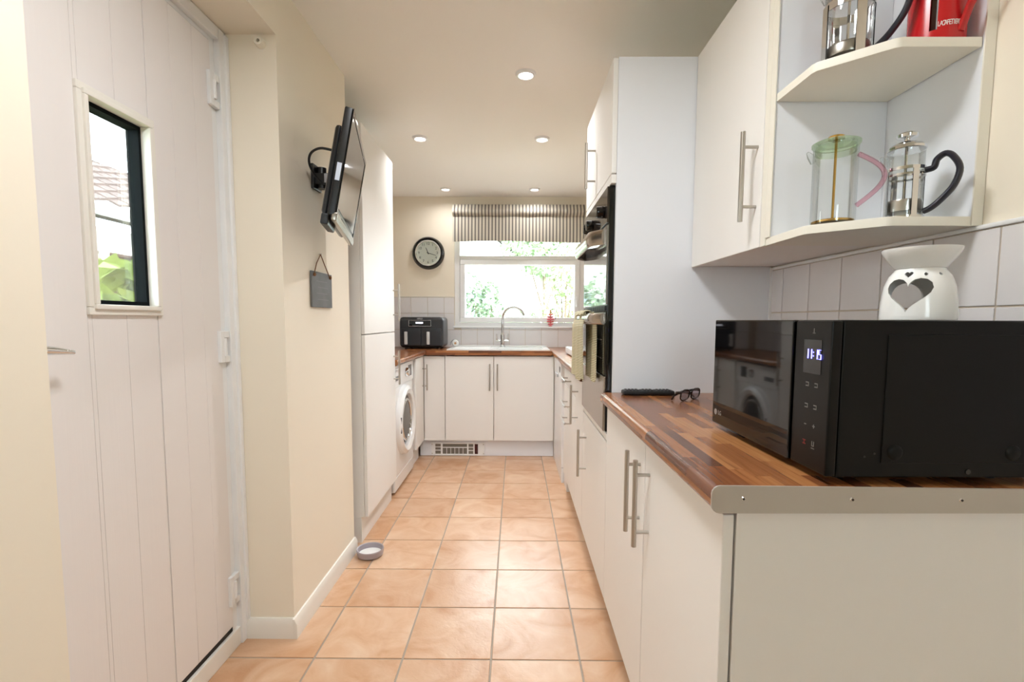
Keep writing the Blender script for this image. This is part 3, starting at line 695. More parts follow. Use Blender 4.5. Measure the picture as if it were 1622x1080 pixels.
# ------------------------------------------------------------------ washing machine
wm = thing('washing_machine', (-1.05, 3.42, 0), 'white front loading washing machine under the left worktop', 'washing machine')
WF = -.785
obj('body', B().box(-1.33, WF, 3.118, 3.715, .012, .848, bev=.010), APPL, wm)
obj('foot_panel', B().box(WF-.004, WF+.003, 3.125, 3.708, .014, .10, bev=.003), APPL, wm)
wcy, wcz = 3.42, .445
wd = obj('door', B().lathe([(.175, .006), (.185, .030), (.215, .040), (.238, .026), (.246, .0), (.175, -.002)], 56, (WF, wcy, wcz), 'x', close=True), APPL, wm)
obj('door_glass', B().lathe([(0, .018), (.09, .022), (.14, .020), (.176, .010), (.176, .002), (0, .0)], 48, (WF, wcy, wcz), 'x'), mat('smoky_glass', (22, 22, 24), .05), wd)
obj('chrome_ring', B().tube([(WF+.018, wcy+.140*math.cos(a), wcz+.140*math.sin(a)) for a in (2*math.pi*i/48 for i in range(48))], .010, 8, closed=True), CHROME, wd)
obj('door_latch', B().box(WF+.022, WF+.036, wcy-.225, wcy-.195, wcz-.055, wcz+.055, bev=.005), BLACK, wd)
cp = obj('control_panel', B().box(WF-.004, WF+.008, 3.122, 3.711, .70, .842, bev=.004), APPL, wm)
obj('display', B().box(WF+.0075, WF+.0095, 3.545, 3.645, .735, .815, bev=.0008), GBLACK, cp)
obj('dial', B().lathe([(0, 0), (.030, 0), (.032, .005), (.028, .022), (.024, .026), (0, .026)], 32, (WF+.008, 3.46, .775), 'x'), CHROME, cp)
obj('detergent_drawer', B().box(WF+.0075, WF+.011, 3.135, 3.30, .735, .825, bev=.003), APPL, cp)
obj('drawer_pull', B().box(WF+.0105, WF+.0125, 3.155, 3.28, .745, .775, bev=.001), mat('grey_recess', (110, 110, 112), .4), cp)
lb = thing('corner_base_cabinet', (-1.05, 3.88, 0), 'narrow white base cabinet between the washing machine and the sink corner', 'cabinet')
obj('body', B().box(-1.33, -.778, 3.722, 4.010, .14, .852), UNIT, lb)
obj('plinth', B().box(-.82, -.804, 3.722, 4.010, 0, .14), UNIT, lb)
dr = obj('door', B().box(-.777, -.759, 3.722, 4.033, .14, .846, bev=.003), UNIT, lb); bar_handle(dr, (-.722, 3.985, .568), (-.722, 3.985, .782), (.037, 0, 0))
# ------------------------------------------------------------------ tall fridge unit
fu = thing('tall_larder_unit', (-1.05, 2.74, 0), 'tall white two door unit with bar handles behind the television', 'cabinet')
obj('side_panel', B().box(XA+.01, -.769, 2.440, 2.458, .135, 2.092, bev=.001), UNIT, fu)
obj('body', B().box(XA+.01, -.770, 2.459, 3.047, .135, 2.09), UNIT, fu)
obj('plinth', B().box(XA+.02, -.785, 2.4405, 3.045, 0, .134), UNIT, fu)
d_ = obj('upper_door', B().box(-.768, -.750, 2.443, 3.046, 1.071, 2.092, bev=.003), UNIT, fu); bar_handle(d_, (-.715, 3.018, 1.135), (-.715, 3.018, 1.360), (.035, 0, 0))
d_ = obj('lower_door', B().box(-.768, -.750, 2.443, 3.046, .135, 1.066, bev=.003), UNIT, fu); bar_handle(d_, (-.715, 3.010, .745), (-.715, 3.010, .955), (.035, 0, 0))
# ------------------------------------------------------------------ wall units (right)
WU0 = 1.326
wu = thing('wall_cabinet', (.74, 1.46, WU0), 'white wall cabinet with one door above the microwave', 'cabinet')
obj('body', B().box(.620, XR-.002, 1.213, 1.706, WU0+.004, ZTT), UNIT, wu)
dr = obj('door', B().box(.600, .618, 1.238, 1.706, WU0, ZTT, bev=.003), UNIT, wu); bar_handle(dr, (.562, 1.262, 1.392), (.562, 1.262, 1.612), (-.038, 0, 0))
obj('side_edge', B().box(.601, .619, 1.212, 1.236, WU0, ZTT, bev=.002), EDGE, wu)
su = thing('corner_shelf_unit', (.74, 1.08, WU0), 'white open end shelf unit with angled shelves holding coffee presses', 'shelf unit')
pl0 = [(.604, 1.211), (.604, 1.062), (.608, 1.050), (.705, .963), (.716, .957), (.881, .957), (.881, 1.211)]
obj('shelf', B().prism(pl0, 'z', WU0, WU0+.018, bev=.0012), EDGE, su)
pl1 = [(.622, 1.192), (.608, 1.062), (.612, 1.050), (.705, .965), (.716, .960), (.862, .960), (.862, 1.192)]
obj('shelf', B().prism([(.605, 1.192)]+pl1[1:], 'z', 1.653, 1.671, bev=.0012), EDGE, su)
obj('shelf', B().prism([(.605, 1.192)]+pl1[1:], 'z', ZTT-.018, ZTT, bev=.0012), EDGE, su)
obj('back_panel', B().box(.604, .863, 1.193, 1.2105, WU0+.018, ZTT), UNITC, su)
obj('wall_panel', B().box(.864, .8825, .958, 1.2105, WU0+.018, ZTT), UNITC, su)
obj('edge_strip', B().box(.601, .6035, 1.190, 1.2105, WU0+.018, ZTT), EDGE, su); obj('edge_strip', B().box(.863, .8828, .9545, .9575, WU0, ZTT), EDGE, su)
# ------------------------------------------------------------------ coffee presses
def press(name, x, y, z, r, h, label, style, hang):
    t = thing(name, (x, y, z), label, 'coffee press', 'coffee presses on the corner shelves')
    c = (x, y, z)
    hv = Vector((math.cos(hang), math.sin(hang), 0)); o = Vector(c)
    if style == 'red':
        RED = mat('red_plastic', (190, 30, 34), .22)
        # casing with two window slots
        b = B(); n = 48
        for i in range(n):
            a0, a1 = 2*math.pi*i/n, 2*math.pi*(i+1)/n; am = (a0+a1)/2
            slot = any(abs((am-hang-s+math.pi) % (2*math.pi)-math.pi) < .12 for s in (math.radians(-134)-hang, math.radians(46)-hang))
            for z0, z1, sl in ((0, .018, False), (.018, h*.85, slot), (h*.85, h*.95, False)):
                if sl: continue
                P = lambda a, zz, rr: (x+rr*math.cos(a), y+rr*math.sin(a), z+zz)
                b.quad(P(a0, z0, r), P(a1, z0, r), P(a1, z1, r), P(a0, z1, r)); b.quad(P(a1, z0, r-.003), P(a0, z0, r-.003), P(a0, z1, r-.003), P(a1, z1, r-.003))
        bmesh.ops.remove_doubles(b.bm, verts=b.bm.verts, dist=1e-5)
        cs = obj('casing', b, RED, t, smooth=30)
        obj('glass_liner', B().lathe([(r-.006, .004), (r-.006, h*.93)], 36, c, cap=False), JUG, t)
        obj('base', B().lathe([(0, 0), (r-.004, 0), (r-.004, .004), (0, .004)], 36, c), RED, t)
        obj('lid', B().lathe([(0, h*.95), (r+.002, h*.95), (r+.002, h*.99), (r*.5, h*1.03), (0, h*1.03)], 36, c), RED, t)
        obj('knob', B().lathe([(0, h*1.03), (.004, h*1.03), (.004, h*1.12), (.014, h*1.13), (.014, h*1.18), (0, h*1.18)], 20, c), RED, t)
        p = o+hv*r
        obj('handle', B().tube([o+hv*(r-.002)+Vector((0, 0, .012)), o+hv*(r+.012)+Vector((0, 0, .05)), o+hv*(r+.036)+Vector((0, 0, h*.55)), o+hv*(r+.05)+Vector((0, 0, h*.82)), o+hv*(r+.03)+Vector((0, 0, h*.94)), o+hv*(r-.002)+Vector((0, 0, h*.94))], .006, 10, flat=(.008, .005)), RED, t)
        ta = math.radians(-104)
        for i, ch in enumerate('LACAFETIERE'):
            a = ta+(i-5)*.072; pm = Matrix.Translation((x+(r+.0004)*math.cos(a), y+(r+.0004)*math.sin(a), z+.026)) @ Matrix.Rotation(a+math.pi/2, 4, 'Z') @ Matrix.Rotation(math.pi/2, 4, 'X')
            bb = B().text(ch, .013, pm, .0003, .62)
            if i == 0: bt = bb
            else:
                me = D.meshes.new('t'); bb.bm.to_mesh(me); bt.bm.from_mesh(me); D.meshes.remove(me)
        obj('lettering', bt, mat('white_print', (236, 226, 222), .5), cs)
        return t
    # glass beaker
    obj('beaker', B().lathe([(r, h*.97), (r*1.03, h), (r*1.0, h*.95), (r, .006), (r*.93, .0), (0, .0)][1:], 40, c, cap=False), JUG, t)
    sp = o-hv*r
    obj('spout', B().tube([sp+Vector((0, 0, h*.84)), sp-hv*.006+Vector((0, 0, h*.93)), sp-hv*.012+Vector((0, 0, h*.985))], [.006, .007, .003], 8), JUG, t)
    if style == 'green':
        GRN = glass('green_glass', (236, 248, 230), .06); PNK = glass('pink_glass', (250, 222, 232), .08); GOLD = mat('brass', (206, 168, 92), .2, 1.)
        obj('lid', B().lathe([(0, h*.985), (r*1.02, h*.985), (r*1.08, h*1.0), (r*1.08, h*1.025), (r*.9, h*1.045), (0, h*1.045)], 40, c), GRN, t)
        obj('lid_collar', B().lathe([(r*.9, h*.90), (r*.9, h*.985)], 36, c, cap=False), GRN, t)
        obj('knob', B().lathe([(0, h*1.045), (.007, h*1.045), (.006, h*1.07), (.015, h*1.075), (.015, h*1.105), (.012, h*1.115), (0, h*1.115)], 24, c), GOLD, t)
        obj('plunger_rod', B().cyl(o+Vector((0, 0, .016)), o+Vector((0, 0, h*1.05)), .0025, seg=10), GOLD, t)
        obj('filter', B().lathe([(0, .006), (r*.92, .006), (r*.95, .007), (r*.95, .0105), (r*.85, .012), (0, .012)], 40, c), GOLD, t)
        hp = [o+hv*(r+.045*math.sin(math.pi*k/12))+Vector((0, 0, h*.22+h*.62*k/12)) for k in range(13)]
        obj('handle', B().tube(hp, .0048, 10), PNK, t)
    else:
        big = style == 'big'
        obj('lid', B().lathe([(0, h*1.0), (r*.98, h*1.0), (r*1.06, h*1.01), (r*1.05, h*1.045), (r*.85, h*1.09), (r*.4, h*1.13), (0, h*1.14)], 40, c), CHROME, t)
        obj('knob', B().lathe([(0, h*1.13), (.005, h*1.13), (.005, h*1.18), (.017, h*1.19), (.018, h*1.23), (.014, h*1.255), (0, h*1.26)], 24, c), CHROME, t)
        obj('plunger_rod', B().cyl(o+Vector((0, 0, .03)), o+Vector((0, 0, h*1.1)), .0028, seg=10), CHROME, t)
        obj('filter', B().lathe([(0, .016), (r*.93, .016), (r*.95, .020), (r*.95, .034), (r*.9, .038), (0, .038)], 40, c), STEEL, t)
        fb = B()
        for zz, hh in (((h*.70, .006), (h*.62, .004)) if not big else ((h*.62, .016),)):
            fb.lathe([(r+.001, zz), (r+.003, zz), (r+.003, zz+hh), (r+.001, zz+hh)], 40, c, close=True)
        fb.lathe([(r*.9, -.0), (r+.004, 0), (r+.004, .006), (r*.9, .006)], 40, c, close=True)
        for k in range(4):
            a = hang+math.pi/4+k*math.pi/2; p = o+Vector((math.cos(a), math.sin(a), 0))*(r+.0025)
            w = .009 if big else .005
            q = Vector((-math.sin(a), math.cos(a), 0))*w; rr = Vector((math.cos(a), math.sin(a), 0))*.001; top = Vector((0, 0, h*.70))
            fb.bm.faces.new([fb.bm.verts.new(v) for v in (p-q+rr, p+q+rr, p+q+rr+top, p-q+rr+top)]); fb.bm.faces.new([fb.bm.verts.new(v) for v in (p+q-rr, p-q-rr, p-q-rr+top, p+q-rr+top)])
        obj('frame', fb, CHROME, t)
        NAVY = mat('dark_navy_plastic', (32, 32, 44), .35)
        e = .060 if big else .052
        hp = [(r+.002, h*.68), (r+.014, h*.70), (r+.018, h*.80), (r+.03, h*.86), (r+e*.8, h*.80), (r+e, h*.62), (r+e*.86, h*.40), (r+e*.5, h*.22), (r+.012, h*.13), (r+.002, h*.10)]
        obj('handle', B().tube(curve([o+hv*a+Vector((0, 0, zz)) for a, zz in hp], 5), .006, 12, flat=(.009, .0055)), NAVY, t)
    return t
SH0, SH1 = WU0+.018, 1.671
press('coffee_press', .667, 1.062, SH0, .041, .166, 'clear coffee press with green lid and pink handle, lower shelf', 'green', math.radians(-46))
press('coffee_press', .768, 1.002, SH0, .0300, .134, 'small chrome coffee press with dark handle, lower shelf', 'small', math.radians(-52))
press('coffee_press', .684, 1.070, SH1, .043, .172, 'large glass coffee press in a chrome frame, upper shelf', 'big', math.radians(-50))
press('coffee_press', .812, 1.005, SH1, .0455, .165, 'red plastic coffee press with window slots, upper shelf', 'red', math.radians(-76))
# ------------------------------------------------------------------ microwave
mwN, mwF = Vector((.4745, .742)), Vector((.4715, 1.162))
dv = (mwF-mwN); mwW = dv.length; ang = math.atan2(-dv.x, dv.y)
mw = thing('microwave', (mwN.x, mwN.y, ZT), 'black microwave oven with mirrored door on the near worktop', 'microwave', rotz=ang)
MD, MZ0, MZ1 = .335, .012, .2535                            # local: +x depth, +y width to the far end, z up
SBLK = mat('satin_black_casing', (8, 8, 7), .45, 0, .22)
bd = obj('casing', B().box(.018, MD, 0, mwW, MZ0, MZ1, bev=.004), SBLK, mw, local=True)
for x in (.05, MD-.04):
    for y in (.05, mwW-.05): obj('foot', B().cyl((x, y, 0), (x, y, MZ0+.002), .013, seg=14), BLACK, mw, local=True)
dr = obj('door', B().box(-.002, .0175, .098, mwW, MZ0+.001, MZ1, bev=.003), GBLACK, mw, local=True)
cp = obj('control_panel', B().box(.001, .0175, 0, .095, MZ0+.001, MZ1-.001, bev=.003), mat('control_panel_black', (6, 6, 6), .3, 0, .25), mw, local=True)
obj('embossed_panel', B().box(.085, MD-.03, -.0022, .002, .035, MZ1-.022, bev=.0018), SBLK, mw, local=True)
for x in (.105, MD-.05): obj('dimple', B().lathe([(0, -.0040), (.006, -.0045), (.010, -.0030), (.012, -.001), (.012, .0), (0, .0)], 20, (x, -.0015, .052), 'y'), SBLK, mw, local=True)
for x, z in ((.22, .022), (.06, .045), (.075, .05)): obj('screw', B().cyl((x, .001, z), (x, -.0015, z), .004 if x == .22 else .0015, seg=12), mat('dull_screw', (70, 70, 70), .4, .8), mw, local=True)
obj('display_window', B().box(.0002, .0015, .022, .068, .168, .222), GBLACK, cp, local=True)
dg = B(); yy = .0605
for ch in '11:15':
    w = .0055 if ch != ':' else .0022
    dg.seg7(ch, (-.0002, yy, .192), w, .0145, .0017, 'y', .0006); yy -= w+.0036
obj('digits', dg, mat('blue_led', (150, 150, 255), .5, emit=(120, 120, 255), estr=5.), cp, local=True)
PRN = mat('grey_icon_print', (120, 118, 115), .5); ic = B()
for (y, z) in ((.055, .150), (.032, .150), (.055, .115), (.032, .115)):
    ic.box(.0004, .0012, y-.004, y+.004, z-.0035, z-.002).box(.0004, .0012, y-.004, y+.004, z+.002, z+.0035).box(.0004, .0012, y-.004, y-.0028, z-.0035, z+.0035)
ic.box(.0004, .0012, .053, .058, .0835, .085).box(.0004, .0012, .030, .036, .0835, .085).box(.0004, .0012, .0323, .0337, .0812, .0873).box(.0004, .0012, .029, .037, .048, .0492).box(.0004, .0012, .030, .036, .052, .0532).box(.0004, .0012, .030, .0312, .052, .060).box(.0004, .0012, .0348, .036, .052, .060).box(.0004, .0012, .041, .047, .232, .2332).box(.0004, .0012, .0434, .0446, .234, .240)
obj('icons', ic, PRN, cp, local=True)
obj('stop_icon', B().box(.0004, .0012, .052, .060, .051, .0525).box(.0004, .0012, .052, .060, .057, .0585).box(.0004, .0012, .0553, .0567, .0525, .057), mat('red_icon_print', (130, 30, 28), .5), cp, local=True)
lm = Matrix.Translation((-.0022, mwW-.042, .040)) @ Matrix.Rotation(-math.pi/2, 4, 'Z') @ Matrix.Rotation(math.pi/2, 4, 'X')
lg = B().text('LG', .014, lm, .0003, 1.0)
lg.lathe([(0, -.0025), (.007, -.0025), (.007, -.0019), (0, -.0019)], 20, (0, mwW-.020, .040), 'x')
obj('badge', lg, mat('badge_silver', (176, 172, 168), .35, .6), dr, local=True)
# ------------------------------------------------------------------ wax burner
bx_, by_, bz_ = .675, .835, ZT+MZ1+.001
wb_ = thing('wax_burner', (bx_, by_, bz_), 'white ceramic wax burner with heart cutout on the microwave', 'burner')
prof = [(.0515, 0), (.0520, .006), (.0508, .030), (.0475, .055), (.0415, .072), (.0345, .081), (.0330, .084)]
shell = prof+[(r-.005, zz) for r, zz in prof[::-1]]
b = B().lathe(shell, 64, (0, 0, 0), close=True)
tmp = obj('tmp_body', b, WENAM); 
def heart(cx, cz, s, n=28):
    pts = []
    for i in range(n):
        t = 2*math.pi*i/n; pts.append((cx+s*16*math.sin(t)**3/17, cz+s*(13*math.cos(t)-5*math.cos(2*t)-2*math.cos(3*t)-math.cos(4*t))/17))
    return pts
cut = B().prism(heart(0, .044, .0325), 'y', -.09, 0).prism(heart(-.002, .0735, .0062, 20), 'y', -.09, 0)
for da in (.5, 1.0):
    d2 = Vector((math.sin(da), -math.cos(da), 0)); cut.cyl(Vector((0, 0, .073))+d2*.02, Vector((0, 0, .073))+d2*.09, .0026, seg=12)
cut.cyl((0, 0, .04), (-.06, .07, .04), .024, seg=20)
bmesh.ops.recalc_face_normals(cut.bm, faces=cut.bm.faces)
ck = obj('tmp_cut', cut, WENAM)
md = tmp.modifiers.new('cut', 'BOOLEAN'); md.operation = 'DIFFERENCE'; md.object = ck; md.solver = 'EXACT'
dgp = bpy.context.evaluated_depsgraph_get(); me = D.meshes.new_from_object(tmp.evaluated_get(dgp))
D.objects.remove(tmp); D.objects.remove(ck)
hb_ = math.atan2(by_, bx_)                                  # direction from viewer
face_ang = math.radians(33)                                 # heart looks towards the camera, turned a little left
me.transform(Matrix.Rotation(-math.radians(56), 4, 'Z'))
bb = B(); bb.bm.from_mesh(me); D.meshes.remove(me)
obj('body', bb, WENAM, wb_, local=True, smooth=40)
obj('dish', B().lathe([(0, .084), (.031, .084), (.034, .0845), (.041, .094), (.048, .104), (.0525, .112), (.0535, .117), (.0515, .117), (.045, .106), (.037, .096), (.031, .092), (0, .090)], 56, (0, 0, 0)), WENAM, wb_, local=True)
# ------------------------------------------------------------------ remote and glasses on the worktop
rm = thing('remote_control', (.445, 1.655, ZT), 'black remote control lying against the oven tower', 'remote')
obj('case', B().box(.362, .535, 1.632, 1.676, ZT+.001, ZT+.017, bev=.006, seg=3), BLACK, rm)
rb = None
for i in range(13):
    for j in range(3):
        if i in (4, 8) and j != 1: continue
        x, y = .376+i*.0118, 1.641+j*.0128
        if rb is None: rb = obj('button', B().box(-.0038, .0038, -.0038, .0038, 0, .003, bev=.001), mat('dark_grey_button', (52, 52, 54), .5), rm, local=True); rb.location = (x-.445, y-1.655, .0165)
        else: copy_part(rb, rm, (x-.445, y-1.655, .0165))
sg = thing('spectacles', (.552, 1.555, ZT), 'folded dark framed spectacles on the worktop beside the remote', 'spectacles', rotz=math.radians(38))
FR = mat('dark_tortoise_frame', (34, 26, 24), .2)
def rim(cx, s): return [(cx+.026*math.copysign(abs(math.cos(a))**.75, math.cos(a)), -.006-.004*math.sin(a), .0215+.019*math.copysign(abs(math.sin(a))**.8, math.sin(a))) for a in (2*math.pi*i/28 for i in range(28))]
sg.scale = (.88, .88, .88)
LG_ = glass('lens_glass', (236, 236, 244), .08)
for s in (-1, 1):
    obj('rim', B().tube(rim(s*.033, s), .0026, 8, closed=True), FR, sg, local=True)
    obj('lens', B().lathe([(0, -.0008), (.021, -.0008), (.021, .0008), (0, .0008)], 24, (s*.033, -.006, .0215), 'y'), LG_, sg, local=True)
    obj('temple', B().tube([(s*.060, -.006, .030), (s*.064, .004, .031), (s*.058, .014+.006*(s > 0), .030), (0, .020+.010*(s > 0), .026), (-s*.045, .018+.012*(s > 0), .016), (-s*.062, .016+.012*(s > 0), .004)], .0026, 8, flat=(.0022, .004)), FR, sg, local=True)
obj('bridge', B().tube([(-.009, -.007, .027), (0, -.009, .030), (.009, -.007, .027)], .0026, 8), FR, sg, local=True)
# ------------------------------------------------------------------ television and bracket
yw, tl = math.radians(13.2), math.radians(10.4)
nv = Vector((math.cos(yw)*math.cos(tl), math.sin(yw)*math.cos(tl), -math.sin(tl))); uv = Vector((-math.sin(yw), math.cos(yw), 0)); vv = nv.cross(uv)
tc_ = Vector((-.602, 1.848, 1.636))
tv = thing('television', tc_, 'black flat television tilted down on a wall arm', 'television', mtx=Matrix(((nv.x, uv.x, vv.x, tc_.x), (nv.y, uv.y, vv.y, tc_.y), (nv.z, uv.z, vv.z, tc_.z), (0, 0, 0, 1))))
obj('housing', B().box(-.026, 0, -.275, .275, -.17, .17, bev=.005), mat('black_tv_shell', (18, 18, 20), .25), tv, local=True)
obj('rear_case', B().box(-.052, -.026, -.235, .235, -.165, .125, bev=.012), mat('black_tv_shell', (18, 18, 20), .25), tv, local=True)
bz_o = obj('bezel', ring_y(B(), -.274, .274, -.169, .169, .016, 0, .003, .001), GBLACK, tv, local=True)
bz_o.data.transform(Matrix(((0, 1, 0, 0), (1, 0, 0, 0), (0, 0, 1, 0), (0, 0, 0, 1))))
obj('screen', B().box(-.001, .0012, -.258, .258, -.140, .153), mat('grey_screen', (36, 36, 36), .06), tv, local=True)
obj('lower_trim', B().box(-.012, .006, -.275, .275, -.185, -.158, bev=.004), mat('tv_silver_trim', (150, 142, 132), .22, .9), tv, local=True)
obj('side_label', B().box(-.020, -.006, -.2756, -.2745, -.06, -.005), mat('pale_sticker', (190, 196, 210), .5), tv, local=True)
obj('port_block', B().box(-.045, -.02, -.26, -.10, -.20, -.165, bev=.005), BLACK, tv, local=True)
bk = thing('tv_bracket', (XL, 1.98, 1.69), 'black steel wall arm holding the television', 'bracket')
obj('wall_plate', B().box(XL, XL+.012, 1.94, 2.02, 1.65, 1.745, bev=.003), MBLACK, bk)
obj('arm', B().box(XL+.01, -.681, 1.955, 1.995, 1.668, 1.712, bev=.004), MBLACK, bk)
obj('pivot', B().cyl((XL+.03, 1.975, 1.655), (XL+.03, 1.975, 1.735), .018, seg=18), MBLACK, bk)
obj('head_plate', B().box(-.690, -.680, 1.90, 2.02, 1.62, 1.74, bev=.003), MBLACK, bk)
obj('joint_cover', B().box(-.745, -.69, 1.948, 1.956, 1.672, 1.708, bev=.002), mat('pale_grey_cover', (170, 168, 172), .4), bk)
tag(obj('tv_cable', B().tube(curve([(-.655, 1.80, 1.745), (-.70, 1.80, 1.752), (-.745, 1.83, 1.745), (-.765, 1.86, 1.72), (-.762, 1.90, 1.69), (-.74, 1.93, 1.665), (-.70, 1.92, 1.668), (-.665, 1.88, 1.68)]), .0045, 10), BLACK), 'black cable looping behind the television', 'cable')
# ------------------------------------------------------------------ slate sign, clock, rod holder, bowl
sl = thing('slate_plaque', (XL, 2.005, 1.26), 'grey slate plaque hanging on twine below the television', 'plaque')
obj('slate', B().box(XL+.002, XL+.009, 1.903, 2.110, 1.192, 1.332, bev=.0015), mat('grey_slate', (112, 112, 112), .7, bump=.5, bscale=60, var=.12, vscale=20), sl)
TWN = mat('brown_twine', (122, 84, 52), .9)
obj('twine', B().tube([(XL+.010, 1.925, 1.320), (XL+.006, 1.96, 1.365), (XL+.006, 2.003, 1.405), (XL+.006, 2.045, 1.365), (XL+.010, 2.085, 1.318)], .0022, 8), TWN, sl)
for y in (1.925, 2.087): obj('knot', B().lathe([(0, -.008), (.006, -.005), (.007, 0), (.006, .005), (0, .008)], 10, (XL+.011, y, 1.319)), TWN, sl)
obj('nail', B().cyl((XL, 2.003, 1.406), (XL+.010, 2.003, 1.406), .002, seg=8), STEEL, sl)
ltr = B(); lmx = lambda z: Matrix.Translation((XL+.0092, 2.006, z)) @ Matrix.Rotation(math.pi/2, 4, 'Z') @ Matrix.Rotation(math.pi/2, 4, 'X')
for i in range(4): ltr.box(XL+.0089, XL+.0094, 1.945+.01*(i % 2), 2.068-.012*((i+1) % 2), 1.294-.024*i, 1.297-.024*i)
obj('faded_lines', ltr, mat('faded_grey_print', (128, 128, 126), .8), sl)
ck = thing('wall_clock', (-.803, YB, 1.752), 'round black rimmed wall clock with white face', 'clock')
CX, CZ = -.803, 1.752
obj('case', B().lathe([(.112, -.030), (.122, -.040), (.134, -.040), (.146, -.024), (.148, 0), (.108, 0)], 56, (CX, YB, CZ), 'y', close=True), GBLACK, ck)
obj('inner_ring', B().lathe([(.104, -.026), (.106, -.036), (.116, -.036), (.118, -.026)], 56, (CX, YB, CZ), 'y', close=True), mat('silver_ring', (225, 222, 216), .25, .5), ck)
fc = obj('face', B().lathe([(0, -.026), (.112, -.026), (.112, -.02), (0, -.02)], 48, (CX, YB, CZ), 'y'), mat('clock_face', (246, 242, 234), .6), ck)
nm = B()
for i in range(1, 13):
    a = math.radians(30*i); nm.text(str(i), .033, Matrix.Translation((CX+.084*math.sin(a), YB-.0265, CZ+.084*math.cos(a))) @ Matrix.Rotation(math.pi/2, 4, 'X'), .0003)
obj('numerals', nm, BLACK, fc)
def hand(a, L, w):
    a = math.radians(a); d = Vector((math.sin(a), 0, math.cos(a))); q = Vector((math.cos(a), 0, -math.sin(a))); c = Vector((CX, YB-.029, CZ))
    b = B(); P = [c-d*.012-q*w, c-d*.012+q*w, c+d*L+q*w*.5, c+d*L-q*w*.5]
    A = [b.bm.verts.new(p) for p in P]; C = [b.bm.verts.new(p+Vector((0, .0015, 0))) for p in P]
    b.bm.faces.new(A); b.bm.faces.new(C[::-1])
    for i in range(4): b.bm.faces.new((A[i], C[i], C[(i+1) % 4], A[(i+1) % 4]))
    bmesh.ops.recalc_face_normals(b.bm, faces=b.bm.faces); return b
obj('hour_hand', hand(338, .052, .0045), BLACK, fc); obj('minute_hand', hand(107, .076, .0034), BLACK, fc)
obj('clock_glass', B().lathe([(0, -.0335), (.107, -.0335), (.107, -.0325), (0, -.0325)], 40, (CX, YB, CZ), 'y'), PANE, ck)
rh = thing('rod_holder', (-.842, RD1, 2.047), 'small round white rod socket high on the door recess', 'holder')
obj('cup', B().lathe([(.006, -.008), (.006, -.024), (.013, -.024), (.0155, -.020), (.0155, 0), (0, 0), (0, -.008)], 28, (-.842, RD1, 2.047), 'y'), mat('cream_plastic', (236, 230, 214), .4), rh)
obj('screw', B().cyl((-.842, RD1-.008, 2.047), (-.842, RD1-.0105, 2.047), .004, seg=12), mat('dark_screw', (80, 70, 60), .4, .7), rh)
bw = thing('pet_bowl', (-.702, 2.305, 0), 'shallow white pet bowl with grey outside on the floor', 'bowl')
obj('bowl', B().lathe([(0, .001), (.050, .001), (.060, .006), (.065, .034), (.063, .038), (.059, .036), (.055, .012), (.046, .009), (0, .009)], 44, (-.702, 2.305, 0)), mat('lilac_grey_glaze', (168, 160, 166), .3), bw)
obj('glazed_inside', B().lathe([(.0605, .0368), (.0565, .014), (.047, .0105), (0, .0105), (0, .0100), (.0465, .0100), (.0555, .0125), (.0595, .0362)], 44, (-.702, 2.305, 0), cap=False), WENAM, bw)
# ------------------------------------------------------------------ outside
struct('floor_bounce', B().box(-4.9, 6, YB+.3, 7.4, -.15, -.12), mat('pale_bounce_slab', (222, 212, 198), .9, var=.06, vscale=3), 'unseen pale slab added outside the kitchen window to bounce daylight', 'bounce_slab')  # unseen slab below sill level, added to bounce daylight up to the ceiling
struct('ground', B().box(-14, 14, YB+.3, 22, -.3, -.15).box(-14, -1.1, -6, YB+.3, -.3, -.15).box(-1.1, 14, -14, YR-.12, -.3, -.15), mat('garden_grass', (120, 140, 80), .9, var=.3, vscale=2), 'grass of the garden outside the windows', 'ground')
GRN = [mat('leaf_a', (138, 156, 122), .6), mat('leaf_b', (154, 172, 130), .6), mat('leaf_c', (120, 138, 114), .6), mat('leaf_d', (124, 142, 56), .55)]
def leaves(c, rad, n, size, seed, shape='ball'):
    rnd = random.Random(seed); b = B(); c = Vector(c)
    for _ in range(n):
        while True:
            p = Vector((rnd.uniform(-1, 1), rnd.uniform(-1, 1), rnd.uniform(-1, 1)))
            if .25 < p.length < 1: break
        p *= (.8+.35*math.sin(p.x*5+seed)*math.cos(p.z*6))
        q = c+Vector((p.x*rad[0], p.y*rad[1], p.z*rad[2]))
        d = Vector((rnd.gauss(0, 1), rnd.gauss(0, 1), rnd.gauss(0, 1)-.3)).normalized(); e = d.cross(Vector((rnd.gauss(0, 1), rnd.gauss(0, 1), rnd.gauss(0, 1)))).normalized()
        s = size*rnd.uniform(.6, 1.2); n_ = d.cross(e)*s*.12
        f = b.bm.faces.new([b.bm.verts.new(v) for v in (q-d*s*.5, q-d*s*.1+e*s*.3+n_, q+d*s*.25+e*s*.24+n_, q+d*s*.55, q+d*s*.25-e*s*.24+n_, q-d*s*.1-e*s*.3+n_)])
    return b
def shrub(name, c, rad, n, size, m, label, seed, cat='shrub', group='shrubs in the back garden'):
    t = thing(name, (c[0], c[1], -.15), label, cat, group)
    f = obj('foliage', leaves(c, rad, n, size, seed), m, t, smooth=0); f['kind'] = 'stuff'
    st = B()
    for k in range(4):
        a = k*1.6+seed; st.tube([(c[0], c[1], -.16), (c[0]+.05*math.cos(a), c[1]+.05*math.sin(a), (c[2]-.15)*.5), (c[0]+rad[0]*.4*math.cos(a), c[1]+rad[1]*.4*math.sin(a), c[2]+rad[2]*.2)], [.03, .022, .008], 7)
    obj('stem', st, mat('bark', (110, 92, 74), .9), t)
    return t
